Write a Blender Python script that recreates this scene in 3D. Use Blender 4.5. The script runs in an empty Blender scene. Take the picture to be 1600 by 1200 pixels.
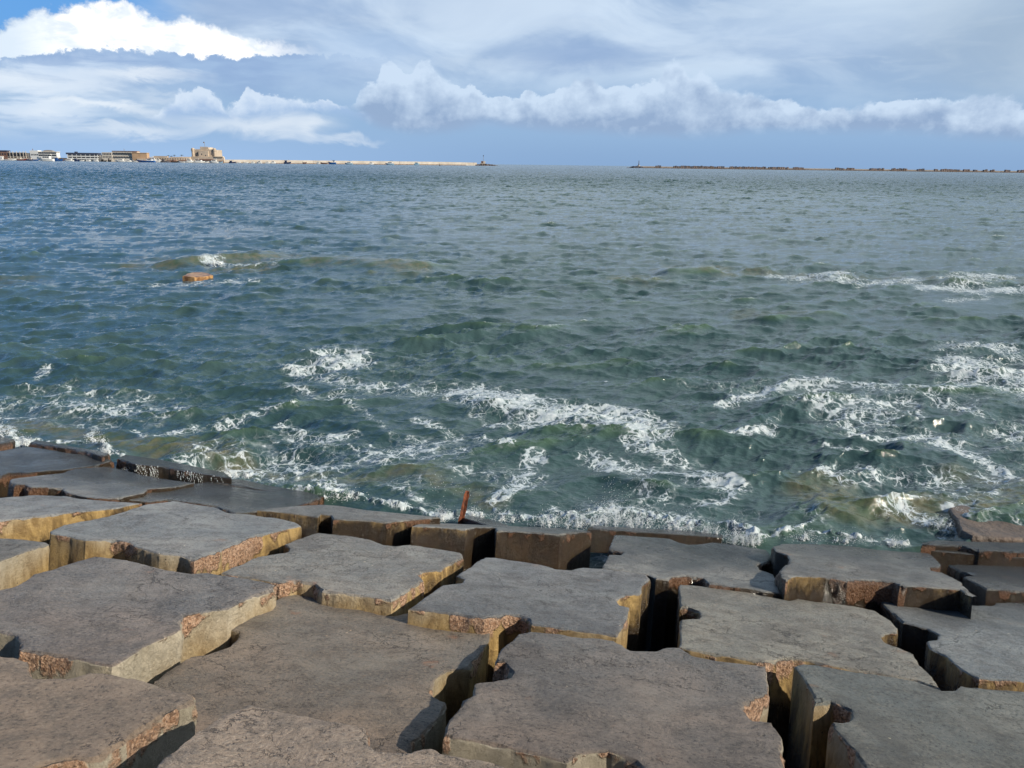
import bpy, bmesh, math, random
import numpy as np
from mathutils import Matrix, Vector
from mathutils.geometry import delaunay_2d_cdt
random.seed(7); RNG = np.random.default_rng(11)
S = bpy.context.scene
COL = S.collection

# ------------------------------------------------------------------ camera
H = 4.6                      # eye height above the sea
FPX = 1200.0                 # focal length in pixels of a 1600 px wide frame
PITCH = math.atan(343/1200.0); ROLL = 0.0125
Fv = np.array([0, math.cos(PITCH), -math.sin(PITCH)])
R0 = np.array([1., 0, 0]); U0 = np.array([0, math.sin(PITCH), math.cos(PITCH)])
Rv = math.cos(ROLL)*R0 + math.sin(ROLL)*U0
Uv = -math.sin(ROLL)*R0 + math.cos(ROLL)*U0
cd = bpy.data.cameras.new('camera'); cam = bpy.data.objects.new('camera', cd); COL.objects.link(cam)
M = Matrix(((Rv[0], Uv[0], -Fv[0], 0), (Rv[1], Uv[1], -Fv[1], 0), (Rv[2], Uv[2], -Fv[2], H), (0, 0, 0, 1)))
cam.matrix_world = M
cd.sensor_fit = 'HORIZONTAL'; cd.sensor_width = 36; cd.lens = 36*FPX/1600
cd.clip_start = 0.1; cd.clip_end = 100000
S.camera = cam
S.render.resolution_x = 1024; S.render.resolution_y = 768
S.view_settings.view_transform = 'Standard'; S.view_settings.look = 'None'
S.view_settings.gamma = 1; S.view_settings.exposure = 0.12
S.cycles.max_bounces = 5; S.cycles.diffuse_bounces = 2; S.cycles.glossy_bounces = 3
S.cycles.transmission_bounces = 2; S.cycles.caustics_reflective = False; S.cycles.caustics_refractive = False

SUN_AZ = math.radians(113); SUN_EL = math.radians(30)
SUNV = Vector((math.sin(SUN_AZ)*math.cos(SUN_EL), math.cos(SUN_AZ)*math.cos(SUN_EL), math.sin(SUN_EL)))

def ray(px, py): return Fv*FPX + Rv*(px-800) + Uv*(600-py)
def azel(px, py):
    d = ray(px, py); d = d/np.linalg.norm(d)
    return math.atan2(d[0], d[1]), math.asin(d[2])
def at(px, py, z=0.0):
    d = ray(px, py); t = (z-H)/d[2]; return np.array([d[0]*t, d[1]*t, z])
def project(P):
    q = P - np.array([0, 0, H]); f = q@Fv
    return 800+FPX*(q@Rv)/f, 600-FPX*(q@Uv)/f

# ------------------------------------------------------------------ node helpers
class NT:
    def __init__(s, tree): s.t = tree; s.n = tree.nodes; s.l = tree.links
    def node(s, typ, **kw):
        n = s.n.new(typ)
        for k, v in kw.items(): setattr(n, k, v)
        return n
    def put(s, sock, v):
        if isinstance(v, bpy.types.NodeSocket): s.l.new(v, sock)
        elif v is not None:
            if sock.type == 'RGBA' and len(v) == 3: v = (*v, 1)
            sock.default_value = v
    def m(s, op, a, b=None, c=None, clamp=False):
        n = s.node('ShaderNodeMath', operation=op, use_clamp=clamp)
        s.put(n.inputs[0], a)
        if b is not None: s.put(n.inputs[1], b)
        if c is not None: s.put(n.inputs[2], c)
        return n.outputs[0]
    def ss(s, v, a, b, lo=0.0, hi=1.0):
        n = s.node('ShaderNodeMapRange', interpolation_type='SMOOTHSTEP')
        for i, q in enumerate((v, a, b, lo, hi)): s.put(n.inputs[i], q)
        return n.outputs[0]
    def lin(s, v, a, b, lo=0.0, hi=1.0):
        n = s.node('ShaderNodeMapRange')
        for i, q in enumerate((v, a, b, lo, hi)): s.put(n.inputs[i], q)
        return n.outputs[0]
    def mix(s, f, a, b):
        n = s.node('ShaderNodeMix', data_type='RGBA')
        s.put(n.inputs[0], f); s.put(n.inputs[6], a); s.put(n.inputs[7], b)
        return n.outputs[2]
    def noise(s, vec, scale, detail=4, rough=0.5, dist=0.0, out=0):
        n = s.node('ShaderNodeTexNoise')
        s.put(n.inputs['Vector'], vec); n.inputs['Scale'].default_value = scale
        n.inputs['Detail'].default_value = detail; n.inputs['Roughness'].default_value = rough
        n.inputs['Distortion'].default_value = dist
        return n.outputs[out]
    def vor(s, vec, scale, feature='F1', out='Distance', rnd=1.0):
        n = s.node('ShaderNodeTexVoronoi', feature=feature)
        s.put(n.inputs['Vector'], vec); n.inputs['Scale'].default_value = scale
        n.inputs['Randomness'].default_value = rnd
        return n.outputs[out]
    def vmul(s, v, k):
        n = s.node('ShaderNodeVectorMath', operation='MULTIPLY'); s.put(n.inputs[0], v); n.inputs[1].default_value = k
        return n.outputs[0]
    def vadd(s, v, k):
        n = s.node('ShaderNodeVectorMath', operation='ADD'); s.put(n.inputs[0], v); s.put(n.inputs[1], k)
        return n.outputs[0]
    def comb(s, x, y, z):
        n = s.node('ShaderNodeCombineXYZ')
        for i, q in enumerate((x, y, z)): s.put(n.inputs[i], q)
        return n.outputs[0]
    def attr(s, name):
        return s.node('ShaderNodeAttribute', attribute_name=name).outputs['Fac']
    def curve(s, v, pts):
        """piecewise linear function of v; pts = [(x, y), ...]"""
        x0, x1 = pts[0][0], pts[-1][0]
        ys = [p[1] for p in pts]; y0, y1 = min(ys), max(ys)+1e-6
        t = s.lin(v, x0, x1)
        n = s.node('ShaderNodeFloatCurve'); s.put(n.inputs['Value'], t)
        c = n.mapping.curves[0]
        q = [((p[0]-x0)/(x1-x0), (p[1]-y0)/(y1-y0)) for p in pts]
        c.points[0].location = q[0]; c.points[1].location = q[-1]
        for a in q[1:-1]: c.points.new(*a)
        for p in c.points: p.handle_type = 'VECTOR'
        n.mapping.update()
        return s.m('MULTIPLY_ADD', n.outputs[0], y1-y0, y0)

# ------------------------------------------------------------------ world: Nishita sky with procedural clouds
W = bpy.data.worlds.new('World'); S.world = W; W.use_nodes = True
w = NT(W.node_tree); w.n.clear()
tc = w.node('ShaderNodeTexCoord').outputs['Generated']
sep = w.node('ShaderNodeSeparateXYZ'); w.l.new(tc, sep.inputs[0])
X, Y, Z = sep.outputs
Aq = w.m('ARCTAN2', X, Y); Eq = w.m('ARCSINE', Z)
sky = w.node('ShaderNodeTexSky', sky_type='NISHITA', sun_disc=False)
sky.sun_elevation = SUN_EL; sky.sun_rotation = SUN_AZ
nish = w.vmul(sky.outputs[0], (0.085, 0.085, 0.085))
AE = w.comb(w.m('MULTIPLY', Aq, 1.0), w.m('MULTIPLY', Eq, 1.0), 0.37)
def prof(pts): return [azel(*p) for p in pts]
def blob(cx, cy, rx, ry, soft=0.6):
    """soft elliptical region of the sky centred on a direction"""
    a, e = azel(cx, cy)
    dx = w.m('DIVIDE', w.m('SUBTRACT', Aq2, a), rx/1200); dy = w.m('DIVIDE', w.m('SUBTRACT', Eq2, e), ry/1200)
    r = w.m('SQRT', w.m('ADD', w.m('MULTIPLY', dx, dx), w.m('MULTIPLY', dy, dy)))
    return w.ss(r, 1.0, 1.0-soft)
# wispy and puffy noise fields
stretched = w.vmul(AE, (1.0, 2.6, 1.0))
n_big = w.noise(stretched, 5.0, 5, 0.55, 0.6)
n_mid = w.noise(stretched, 14.0, 6, 0.6, 0.8)
n_str = w.noise(w.vmul(AE, (1.0, 5.0, 1.0)), 11.0, 5, 0.6, 0.5)
n_puff = w.noise(w.vmul(AE, (1.0, 1.2, 1.0)), 38.0, 7, 0.62, 0.25)
n_fine = w.noise(AE, 110.0, 4, 0.6, 0.0)
n_bil = w.noise(w.vmul(AE, (1.0, 1.15, 1.0)), 21.0, 5, 0.55, 0.15)
n_bil2 = w.noise(w.vmul(w.vadd(AE, (0.010, 0.014, 0.0)), (1.0, 1.15, 1.0)), 21.0, 5, 0.55, 0.15)
relief = w.m('MULTIPLY', w.m('SUBTRACT', n_bil, n_bil2), 2.0)
soft = w.ss(n_bil2, 0.40, 0.62)
warp = w.m('ADD', w.m('MULTIPLY_ADD', n_puff, 0.030, -0.015), w.m('MULTIPLY_ADD', n_fine, 0.007, -0.0035))
warp_s = w.m('MULTIPLY_ADD', n_mid, 0.040, -0.020)
Eq2 = w.m('ADD', Eq, warp_s); Aq2 = w.m('ADD', Aq, w.m('MULTIPLY_ADD', n_big, 0.16, -0.08))
Ep = w.m('ADD', Eq, warp)
# deck: blue grey overcast, darker bands inside it
hor = w.mix(w.ss(Aq, -0.5, 0.1), (0.34, 0.52, 0.80), (0.245, 0.395, 0.635))
lowmid = w.mix(w.ss(Eq, 0.0, 0.05), hor, (0.285, 0.450, 0.685))
deckc = w.mix(w.ss(n_big, 0.36, 0.64), (0.32, 0.455, 0.67), (0.60, 0.73, 0.89))
deckc = w.mix(w.m('MULTIPLY', w.ss(n_str, 0.45, 0.7), 0.45), deckc, (0.56, 0.68, 0.83))
c = w.mix(w.ss(Eq, 0.045, 0.13), lowmid, deckc)
# high above the frame: broken grey deck; the left (west) part opens to blue
zen = w.mix(w.ss(n_big, 0.35, 0.65), (0.50, 0.66, 0.78), (0.88, 1.0, 1.04))
blue_open = w.m('MULTIPLY', w.ss(w.m('ADD', Aq, w.m('MULTIPLY_ADD', n_big, 0.5, -0.25)), 0.05, -0.42), w.ss(Eq, 0.185, 0.23))
zen = w.mix(w.m('MULTIPLY', blue_open, 0.9), zen, (0.12, 0.36, 0.80))
c = w.mix(w.ss(Eq, 0.17, 0.36), c, zen)
# behind the viewer and overhead the sky is clear and deep blue
south = w.m('MAXIMUM', w.ss(Y, 0.25, -0.25), w.ss(Eq, 0.75, 1.15))
c = w.mix(w.m('MULTIPLY', south, w.ss(Eq, 0.17, 0.4)), c, w.vmul(nish, (0.45, 0.5, 0.6)))
# right top: warmer flat grey
c = w.mix(w.m('MULTIPLY', blob(1660, 40, 330, 150, 0.9), 0.75), c, (0.36, 0.47, 0.60))
# pale patches of the upper deck
c = w.mix(w.m('MULTIPLY', blob(760, 10, 250, 60, 0.9), 0.75), c, (0.56, 0.68, 0.84))
c = w.mix(w.m('MULTIPLY', blob(1290, 15, 260, 60, 0.9), 0.6), c, (0.58, 0.71, 0.86))
c = w.mix(w.m('MULTIPLY', blob(1180, 60, 280, 45, 0.9), 0.45), c, (0.52, 0.65, 0.83))
c = w.mix(w.m('MULTIPLY', blob(410, 12, 200, 40, 0.9), 0.75), c, (0.30, 0.43, 0.66))
c = w.mix(w.m('MULTIPLY', blob(900, 85, 170, 35, 0.9), 0.7), c, (0.26, 0.39, 0.63))
c = w.mix(w.m('MULTIPLY', blob(560, 75, 170, 40, 0.9), 0.6), c, (0.45, 0.60, 0.82))
# blue corner
top = w.curve(Aq, prof([(-300, 90), (-60, 70), (0, 46), (60, 24), (120, 12), (200, 9), (215, 19), (240, 30), (300, 36), (380, 60), (440, 72), (520, 84)]))
above = w.ss(w.m('SUBTRACT', Ep, top), -0.001, 0.006)
bl = w.m('MULTIPLY', above, w.ss(Aq2, azel(330, 20)[0], azel(150, 20)[0]))
bl = w.m('MULTIPLY', bl, w.ss(Eq, 0.30, 0.2))
c = w.mix(bl, c, w.mix(0.85, nish, (0.10, 0.35, 0.80)))
# the white cloud and the dark one in front of it
bot = w.curve(Aq, prof([(-300, 105), (0, 100), (60, 82), (120, 76), (170, 78), (220, 78), (240, 86), (270, 82), (290, 88), (340, 90), (400, 88), (450, 84), (520, 86), (600, 92)]))
inb = w.m('SUBTRACT', Ep, bot)
wm = w.m('MULTIPLY', w.ss(inb, -0.0015, 0.002), w.m('SUBTRACT', 1.0, w.ss(w.m('SUBTRACT', Ep, top), -0.004, 0.006)))
wm = w.m('MULTIPLY', wm, w.ss(Aq, azel(520, 80)[0], azel(360, 80)[0]))
wcol = w.mix(w.ss(w.m('ADD', n_mid, w.m('MULTIPLY', relief, 0.3)), 0.34, 0.58), (0.80, 0.88, 0.97), (1.15, 1.15, 1.15))
wcol = w.mix(w.ss(Aq, azel(130, 60)[0], azel(0, 60)[0]), wcol, (0.72, 0.83, 0.95))
c = w.mix(wm, c, wcol)
dk = w.m('MULTIPLY', w.ss(inb, 0.0015, -0.002), w.ss(Eq2, azel(400, 165)[1], azel(400, 105)[1]))
dk = w.m('MULTIPLY', dk, w.ss(Aq2, azel(720, 100)[0], azel(380, 100)[0]))
c = w.mix(w.m('MULTIPLY', dk, 0.85), c, w.mix(w.ss(n_str, .35, .65), (0.28, 0.415, 0.665), (0.34, 0.49, 0.73)))
# the left whitish veils
veil = w.m('MULTIPLY', w.ss(Aq2, azel(260, 130)[0], azel(60, 130)[0]), w.ss(inb, 0.002, -0.012))
veil = w.m('MULTIPLY', veil, w.ss(Eq, azel(100, 235)[1], azel(100, 170)[1]))
veil = w.m('MULTIPLY', veil, w.ss(n_str, 0.36, 0.56, 0.25, 1.0))
c = w.mix(w.m('MULTIPLY', veil, 0.9), c, (0.62, 0.74, 0.90))
for (bx, by, rx, ry, k) in ((150, 165, 110, 10, .8), (60, 130, 120, 22, .6), (200, 118, 95, 12, .75), (190, 203, 120, 15, .55), (50, 175, 80, 14, .5), (430, 195, 120, 30, .7), (330, 195, 90, 18, .5), (485, 200, 30, 26, .5), (545, 219, 80, 9, .45), (250, 175, 70, 16, .45), (240, 150, 60, 14, .4)):
    c = w.mix(w.m('MULTIPLY', blob(bx, by, rx, ry, 0.95), k), c, (0.80, 0.87, 0.95))
# small cumulus left of the middle
def bank(c, tops, bases, col_lo, col_hi, soft_base, k=1.0, a_in=None, a_out=None):
    T = w.curve(Aq, prof(tops)); B = w.curve(Aq, prof(bases))
    up = w.ss(w.m('SUBTRACT', T, Ep), -0.0010, w.m('MULTIPLY_ADD', soft, 0.008, 0.0018))
    dn = w.ss(w.m('SUBTRACT', w.m('ADD', Eq, w.m('MULTIPLY_ADD', n_mid, 0.012, -0.006)), B), -soft_base, soft_base)
    mk = w.m('MULTIPLY', w.m('MULTIPLY', up, dn), k)
    if a_in: mk = w.m('MULTIPLY', mk, w.ss(Aq2, azel(a_in[0], 150)[0], azel(a_in[1], 150)[0]))
    if a_out: mk = w.m('MULTIPLY', mk, w.ss(Aq2, azel(a_out[1], 150)[0], azel(a_out[0], 150)[0]))
    t = w.m('DIVIDE', w.m('SUBTRACT', Ep, B), w.m('MAXIMUM', w.m('SUBTRACT', T, B), 0.008))
    t = w.m('ADD', w.m('MULTIPLY', t, 1.0), w.m('ADD', relief, w.m('MULTIPLY_ADD', n_puff, 0.35, -0.175)))
    return w.mix(mk, c, w.mix(w.lin(t, 0.02, 0.95), col_lo, col_hi))
c = bank(c, [(230, 185), (262, 160), (280, 142), (310, 135), (335, 148), (352, 165), (372, 160), (384, 140), (420, 146), (460, 149), (474, 158), (492, 160), (512, 150), (530, 166), (560, 175), (600, 185)],
         [(230, 185), (300, 180), (360, 184), (420, 180), (500, 172), (600, 186)], (0.36, 0.51, 0.76), (0.66, 0.77, 0.92), 0.010, 0.9)
c = bank(c, [(520, 175), (555, 158), (563, 138), (586, 130), (596, 104), (612, 92), (640, 122), (655, 98), (674, 95), (690, 113), (715, 130), (740, 135), (765, 150), (800, 156), (825, 140), (842, 150), (872, 141), (890, 134),
             (896, 121), (925, 120), (945, 140), (962, 132), (992, 136), (1030, 124), (1036, 104), (1052, 91), (1068, 98), (1076, 118), (1096, 110), (1110, 125), (1150, 141), (1200, 154), (1300, 169), (1360, 160), (1400, 155), (1450, 147), (1500, 155), (1560, 144), (1600, 165), (1800, 150)],
         [(520, 178), (560, 182), (600, 198), (640, 206), (700, 203), (760, 190), (800, 196), (900, 204), (1000, 211), (1100, 210), (1200, 203), (1300, 204), (1400, 204), (1600, 216), (1800, 212)],
         (0.285, 0.40, 0.60), (0.60, 0.73, 0.90), 0.009, 0.93, a_in=(540, 590))
# the sky has a lower half too (only the water hides it)
c = w.mix(w.ss(Eq, 0.0, -0.03), c, (0.10, 0.15, 0.18))
bg = w.node('ShaderNodeBackground'); w.put(bg.inputs[0], c); bg.inputs[1].default_value = 1.0
bg2 = w.node('ShaderNodeBackground'); w.put(bg2.inputs[0], sky.outputs[0]); bg2.inputs[1].default_value = 0.05
# a small share of the plain Nishita sky at its own strength plus the clouded sky
mx = w.node('ShaderNodeMixShader'); mx.inputs[0].default_value = 0.06
w.l.new(bg.outputs[0], mx.inputs[1]); w.l.new(bg2.outputs[0], mx.inputs[2])
wo = w.node('ShaderNodeOutputWorld'); w.l.new(mx.outputs[0], wo.inputs[0])
W.cycles.sampling_method = 'MANUAL'; W.cycles.sample_map_resolution = 512

sl = bpy.data.lights.new('sun', 'SUN'); sl.energy = 5.0; sl.angle = math.radians(0.5); sl.color = (1.0, 0.90, 0.74)
so = bpy.data.objects.new('sun', sl); COL.objects.link(so)
so.rotation_euler = SUNV.to_track_quat('Z', 'Y').to_euler()

# ------------------------------------------------------------------ object helpers
def tag(o, label=None, cat=None, group=None, kind=None):
    if label: o['label'] = label
    if cat: o['category'] = cat
    if group: o['group'] = group
    if kind: o['kind'] = kind
    return o
def mesh_obj(name, verts, faces, mat, parent=None, smooth=False):
    me = bpy.data.meshes.new(name); me.from_pydata([tuple(v) for v in verts], [], faces); me.update()
    if smooth: me.polygons.foreach_set('use_smooth', [True]*len(me.polygons))
    o = bpy.data.objects.new(name, me); COL.objects.link(o)
    if mat: me.materials.append(mat)
    if parent: o.parent = parent
    return o
def empty(name, loc):
    o = bpy.data.objects.new(name, None); COL.objects.link(o); o.location = loc; o.empty_display_size = 0.3
    return o
class MB:
    def __init__(s): s.v = []; s.f = []
    def box(s, x0, x1, y0, y1, z0, z1):
        b = len(s.v)
        s.v += [(x0, y0, z0), (x1, y0, z0), (x1, y1, z0), (x0, y1, z0), (x0, y0, z1), (x1, y0, z1), (x1, y1, z1), (x0, y1, z1)]
        s.f += [(b, b+3, b+2, b+1), (b+4, b+5, b+6, b+7), (b, b+1, b+5, b+4), (b+1, b+2, b+6, b+5), (b+2, b+3, b+7, b+6), (b+3, b, b+4, b+7)]
        return s
    def lathe(s, cx, cy, prof, n=12):
        b = len(s.v)
        for r, z in prof:
            for k in range(n):
                a = 2*math.pi*k/n; s.v.append((cx+r*math.cos(a), cy+r*math.sin(a), z))
        for i in range(len(prof)-1):
            for k in range(n):
                s.f.append((b+i*n+k, b+i*n+(k+1) % n, b+(i+1)*n+(k+1) % n, b+(i+1)*n+k))
        s.f.append(tuple(b+(len(prof)-1)*n+k for k in range(n)))
        s.f.append(tuple(b+n-1-k for k in range(n)))
        return s
    def rings(s, rings, cap=True):
        b = len(s.v); n = len(rings[0])
        for r in rings: s.v += [tuple(p) for p in r]
        for i in range(len(rings)-1):
            for k in range(n):
                s.f.append((b+i*n+k, b+i*n+(k+1) % n, b+(i+1)*n+(k+1) % n, b+(i+1)*n+k))
        if cap:
            s.f.append(tuple(b+n-1-k for k in range(n))); s.f.append(tuple(b+(len(rings)-1)*n+k for k in range(n)))
        return s
    def build(s, name, mat, parent=None, smooth=False): return mesh_obj(name, s.v, s.f, mat, parent, smooth)

def new_mat(name):
    m = bpy.data.materials.new(name); m.use_nodes = True; t = NT(m.node_tree); t.n.clear()
    out = t.node('ShaderNodeOutputMaterial'); p = t.node('ShaderNodeBsdfPrincipled')
    t.l.new(p.outputs[0], out.inputs[0])
    return m, t, p, out
MATS = {}
def simple(name, col, rough=0.8, var=0.25, scale=0.6):
    if name in MATS: return MATS[name]
    m, t, p, out = new_mat(name)
    pos = t.node('ShaderNodeTexCoord').outputs['Object']
    n = t.noise(pos, scale, 4, 0.6)
    lo = tuple(v*(1-var) for v in col); hi = tuple(min(1, v*(1+var)) for v in col)
    t.put(p.inputs['Base Color'], t.mix(t.ss(n, 0.3, 0.7), lo, hi)); p.inputs['Roughness'].default_value = rough
    MATS[name] = m
    return m

# ------------------------------------------------------------------ the slope of the sea wall (blocks lie on it)
SL_Y, SL_X, CPER = 0.25, 0.06, 2.1
NB = np.array([SL_X, SL_Y, 1.0]); NB /= np.linalg.norm(NB)
def plane_hit(px, py, n, c):
    d = ray(px, py); return d*(-c/(d@n)) + np.array([0, 0, H])

# concrete material of the blocks
def concrete(name='weathered_concrete'):
    m, t, p, out = new_mat(name)
    geo = t.node('ShaderNodeNewGeometry')
    P = geo.outputs['Position']
    oi = t.node('ShaderNodeObjectInfo')
    rnd = oi.outputs['Random']
    off = t.comb(t.m('MULTIPLY', rnd, 37.0), t.m('MULTIPLY', rnd, 91.0), 0.0)
    V = t.vadd(P, off)
    top = t.attr('top'); chip = t.attr('chip')
    sp = t.node('ShaderNodeSeparateXYZ'); t.l.new(P, sp.inputs[0])
    z = sp.outputs[2]
    n1 = t.noise(V, 1.3, 5, 0.6, 0.4); n2 = t.noise(V, 7.0, 6, 0.65, 0.3); n3 = t.noise(V, 45.0, 4, 0.65)
    n5 = t.noise(V, 150.0, 3, 0.6)
    # trowel marks: long curved streaks
    rot = t.node('ShaderNodeVectorRotate', rotation_type='Z_AXIS'); t.put(rot.inputs['Vector'], V)
    t.put(rot.inputs['Angle'], t.m('ADD', t.m('MULTIPLY', rnd, 3.0), t.m('MULTIPLY', n1, 1.2)))
    n4 = t.noise(t.vmul(rot.outputs[0], (1.0, 9.0, 1.0)), 6.0, 5, 0.65, 0.8)
    # dry purplish brown grey near, greyer further down towards the sea
    near = t.ss(t.m('ADD', z, t.m('MULTIPLY_ADD', n1, 0.9, -0.45)), 1.15, 2.1)
    bc = t.mix(near, (0.165, 0.172, 0.168), (0.205, 0.160, 0.125))
    bc = t.mix(t.ss(n1, 0.35, 0.68), bc, t.mix(near, (0.250, 0.245, 0.225), (0.300, 0.232, 0.178)))
    bc = t.mix(t.m('MULTIPLY', t.ss(n2, 0.42, 0.66), 0.55), bc, (0.095, 0.088, 0.082))
    bc = t.mix(t.m('MULTIPLY', t.ss(n4, 0.5, 0.7), 0.40), bc, (0.32, 0.285, 0.245))
    bc = t.mix(t.m('MULTIPLY', t.ss(n4, 0.44, 0.3), 0.45), bc, (0.085, 0.082, 0.082))
    bc = t.mix(t.m('MULTIPLY', t.ss(n3, 0.50, 0.72), 0.45), bc, (0.38, 0.315, 0.25))
    bc = t.mix(t.m('MULTIPLY', t.ss(n3, 0.46, 0.33), 0.65), bc, (0.035, 0.032, 0.032))
    stain = t.noise(V, 0.75, 6, 0.68, 1.0)
    bc = t.mix(t.m('MULTIPLY', t.ss(stain, 0.52, 0.60), 0.42), bc, (0.085, 0.080, 0.078))
    bc = t.mix(t.m('MULTIPLY', t.ss(stain, 0.44, 0.34), 0.45), bc, t.mix(near, (0.31, 0.31, 0.285), (0.36, 0.29, 0.225)))
    # reddish worn spots, pale pebbles and shells
    red = t.m('MULTIPLY', t.ss(t.noise(V, 2.6, 4, 0.6), 0.64, 0.74), t.ss(n2, 0.46, 0.6))
    bc = t.mix(t.m('MULTIPLY', red, 0.6), bc, (0.34, 0.19, 0.12))
    pv = t.vor(V, 5.5)
    peb = t.m('MULTIPLY', t.ss(pv, 0.055, 0.03), t.ss(t.noise(V, 0.9, 2), 0.5, 0.56))
    bc = t.mix(peb, bc, (0.62, 0.52, 0.38))
    # cracks, only in patches
    wv = t.vadd(V, t.vmul(t.noise(V, 6.0, 4, 0.7, 0, out=1), (0.25, 0.25, 0.25)))
    ce = t.vor(t.vmul(wv, (1.0, 2.2, 1.0)), 5.5, 'DISTANCE_TO_EDGE')
    cpatch = t.m('MULTIPLY', t.ss(t.noise(V, 1.1, 3, 0.5), 0.50, 0.58), t.ss(t.noise(V, 9.0, 3, 0.6), 0.47, 0.55))
    crack = t.m('MULTIPLY', t.m('MULTIPLY', t.ss(ce, 0.032, 0.010), cpatch), top)
    ce2 = t.vor(wv, 0.9, 'DISTANCE_TO_EDGE')
    crack2 = t.m('MULTIPLY', t.m('MULTIPLY', t.ss(ce2, 0.006, 0.002), t.ss(n1, 0.48, 0.55)), top)
    crack = t.m('MAXIMUM', crack, t.m('MULTIPLY', crack2, 0.8))
    bc = t.mix(t.m('MULTIPLY', crack, t.lin(n1, .35, .65, .25, .8)), bc, (0.018, 0.016, 0.015))
    # cast side faces: pale tan, algae yellow then dark brown towards the sea
    side = t.mix(t.ss(n1, 0.3, 0.7), (0.35, 0.31, 0.235), (0.54, 0.48, 0.375))
    side = t.mix(t.m('MULTIPLY', t.ss(n2, 0.45, 0.7), 0.5), side, (0.21, 0.175, 0.12))
    side = t.mix(t.m('MULTIPLY', t.ss(n3, 0.55, 0.7), 0.35), side, (0.12, 0.09, 0.06))
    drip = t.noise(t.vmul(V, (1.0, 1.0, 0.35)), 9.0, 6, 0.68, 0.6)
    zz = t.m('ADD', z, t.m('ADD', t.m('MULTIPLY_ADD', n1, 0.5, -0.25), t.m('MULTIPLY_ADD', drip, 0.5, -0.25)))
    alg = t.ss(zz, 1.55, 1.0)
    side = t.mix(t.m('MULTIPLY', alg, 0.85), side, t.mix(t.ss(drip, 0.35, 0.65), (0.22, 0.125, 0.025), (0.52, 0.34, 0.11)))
    wet = t.ss(zz, 1.04, 0.68)  # wet tide band; its dark colour also paints shade into the gaps
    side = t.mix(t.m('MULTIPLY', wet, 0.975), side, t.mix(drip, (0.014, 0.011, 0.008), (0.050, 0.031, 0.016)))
    bub = t.m('MULTIPLY', t.ss(t.vor(V, 13.0), 0.10, 0.06), t.ss(t.noise(V, 2.2, 2), 0.5, 0.6))
    side = t.mix(bub, side, (0.03, 0.025, 0.02))
    # broken edges: orange pebbly aggregate
    pc = t.vor(t.vadd(V, t.vmul(t.noise(V, 30.0, 3, 0.6, 0, out=1), (0.012, 0.012, 0.012))), 70.0, 'F1', 'Color'); psep = t.node('ShaderNodeSeparateColor'); t.l.new(pc, psep.inputs[0])
    orange = t.mix(psep.outputs[0], (0.36, 0.20, 0.115), (0.68, 0.46, 0.32))
    orange = t.mix(t.m('MULTIPLY', t.ss(psep.outputs[1], 0.7, 0.8), 0.6), orange, (0.10, 0.06, 0.04))
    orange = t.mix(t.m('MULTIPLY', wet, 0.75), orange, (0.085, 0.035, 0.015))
    chipn = t.ss(t.m('ADD', chip, t.m('MULTIPLY_ADD', n2, 1.2, -0.6)), 0.42, 0.58)
    tv = t.node('ShaderNodeVectorMath', operation='MULTIPLY'); t.put(tv.inputs[0], bc); t.put(tv.inputs[1], oi.outputs['Color']); bc = t.vmul(tv.outputs[0], (1.2, 1.2, 1.2))
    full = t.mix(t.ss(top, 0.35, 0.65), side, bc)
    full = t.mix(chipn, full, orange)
    # damp concrete close to the sea
    moist = t.ss(z, 1.7, 0.7)
    damp = t.ss(t.m('ADD', z, t.m('MULTIPLY_ADD', n1, 0.5, -0.25)), 0.80, 0.36)
    full = t.mix(t.m('MULTIPLY', t.m('MULTIPLY', damp, top), 0.66), full, (0.04, 0.045, 0.047))
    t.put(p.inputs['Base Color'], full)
    rg = t.lin(n2, 0.2, 0.8, 0.62, 0.9)
    rg = t.m('SUBTRACT', rg, t.m('MULTIPLY', moist, 0.22))
    rg = t.m('SUBTRACT', rg, t.m('MULTIPLY', damp, 0.25))
    film = t.m('MULTIPLY', t.ss(z, 0.46, 0.30), top)
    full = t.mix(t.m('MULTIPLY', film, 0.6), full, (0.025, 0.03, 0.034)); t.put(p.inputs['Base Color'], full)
    rg = t.m('MULTIPLY', rg, t.m('SUBTRACT', 1.0, t.m('MULTIPLY', film, 0.75)))
    rg = t.m('SUBTRACT', rg, t.m('MULTIPLY', t.m('MULTIPLY', wet, t.m('SUBTRACT', 1.0, top)), 0.3))
    t.put(p.inputs['Roughness'], t.m('MAXIMUM', rg, 0.1))
    p.inputs['Specular IOR Level'].default_value = 0.5
    hgt = t.m('ADD', t.m('MULTIPLY', n2, 0.016), t.m('MULTIPLY', n3, 0.014))
    hgt = t.m('ADD', hgt, t.m('MULTIPLY', n5, 0.0026))
    hgt = t.m('ADD', hgt, t.m('MULTIPLY', n4, 0.010))
    hgt = t.m('ADD', hgt, t.m('MULTIPLY', t.m('MULTIPLY', chipn, t.vor(V, 75.0)), 0.012))
    hgt = t.m('ADD', hgt, t.m('MULTIPLY', chipn, t.m('MULTIPLY', n3, 0.035)))
    hgt = t.m('SUBTRACT', hgt, t.m('MULTIPLY', crack, 0.02))
    hgt = t.m('ADD', hgt, t.m('MULTIPLY', peb, 0.008))
    b = t.node('ShaderNodeBump'); b.inputs['Strength'].default_value = 1.0; b.inputs['Distance'].default_value = 1.0
    t.put(b.inputs['Height'], hgt); t.l.new(b.outputs[0], p.inputs['Normal'])
    return m
CONC = concrete()

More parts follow.
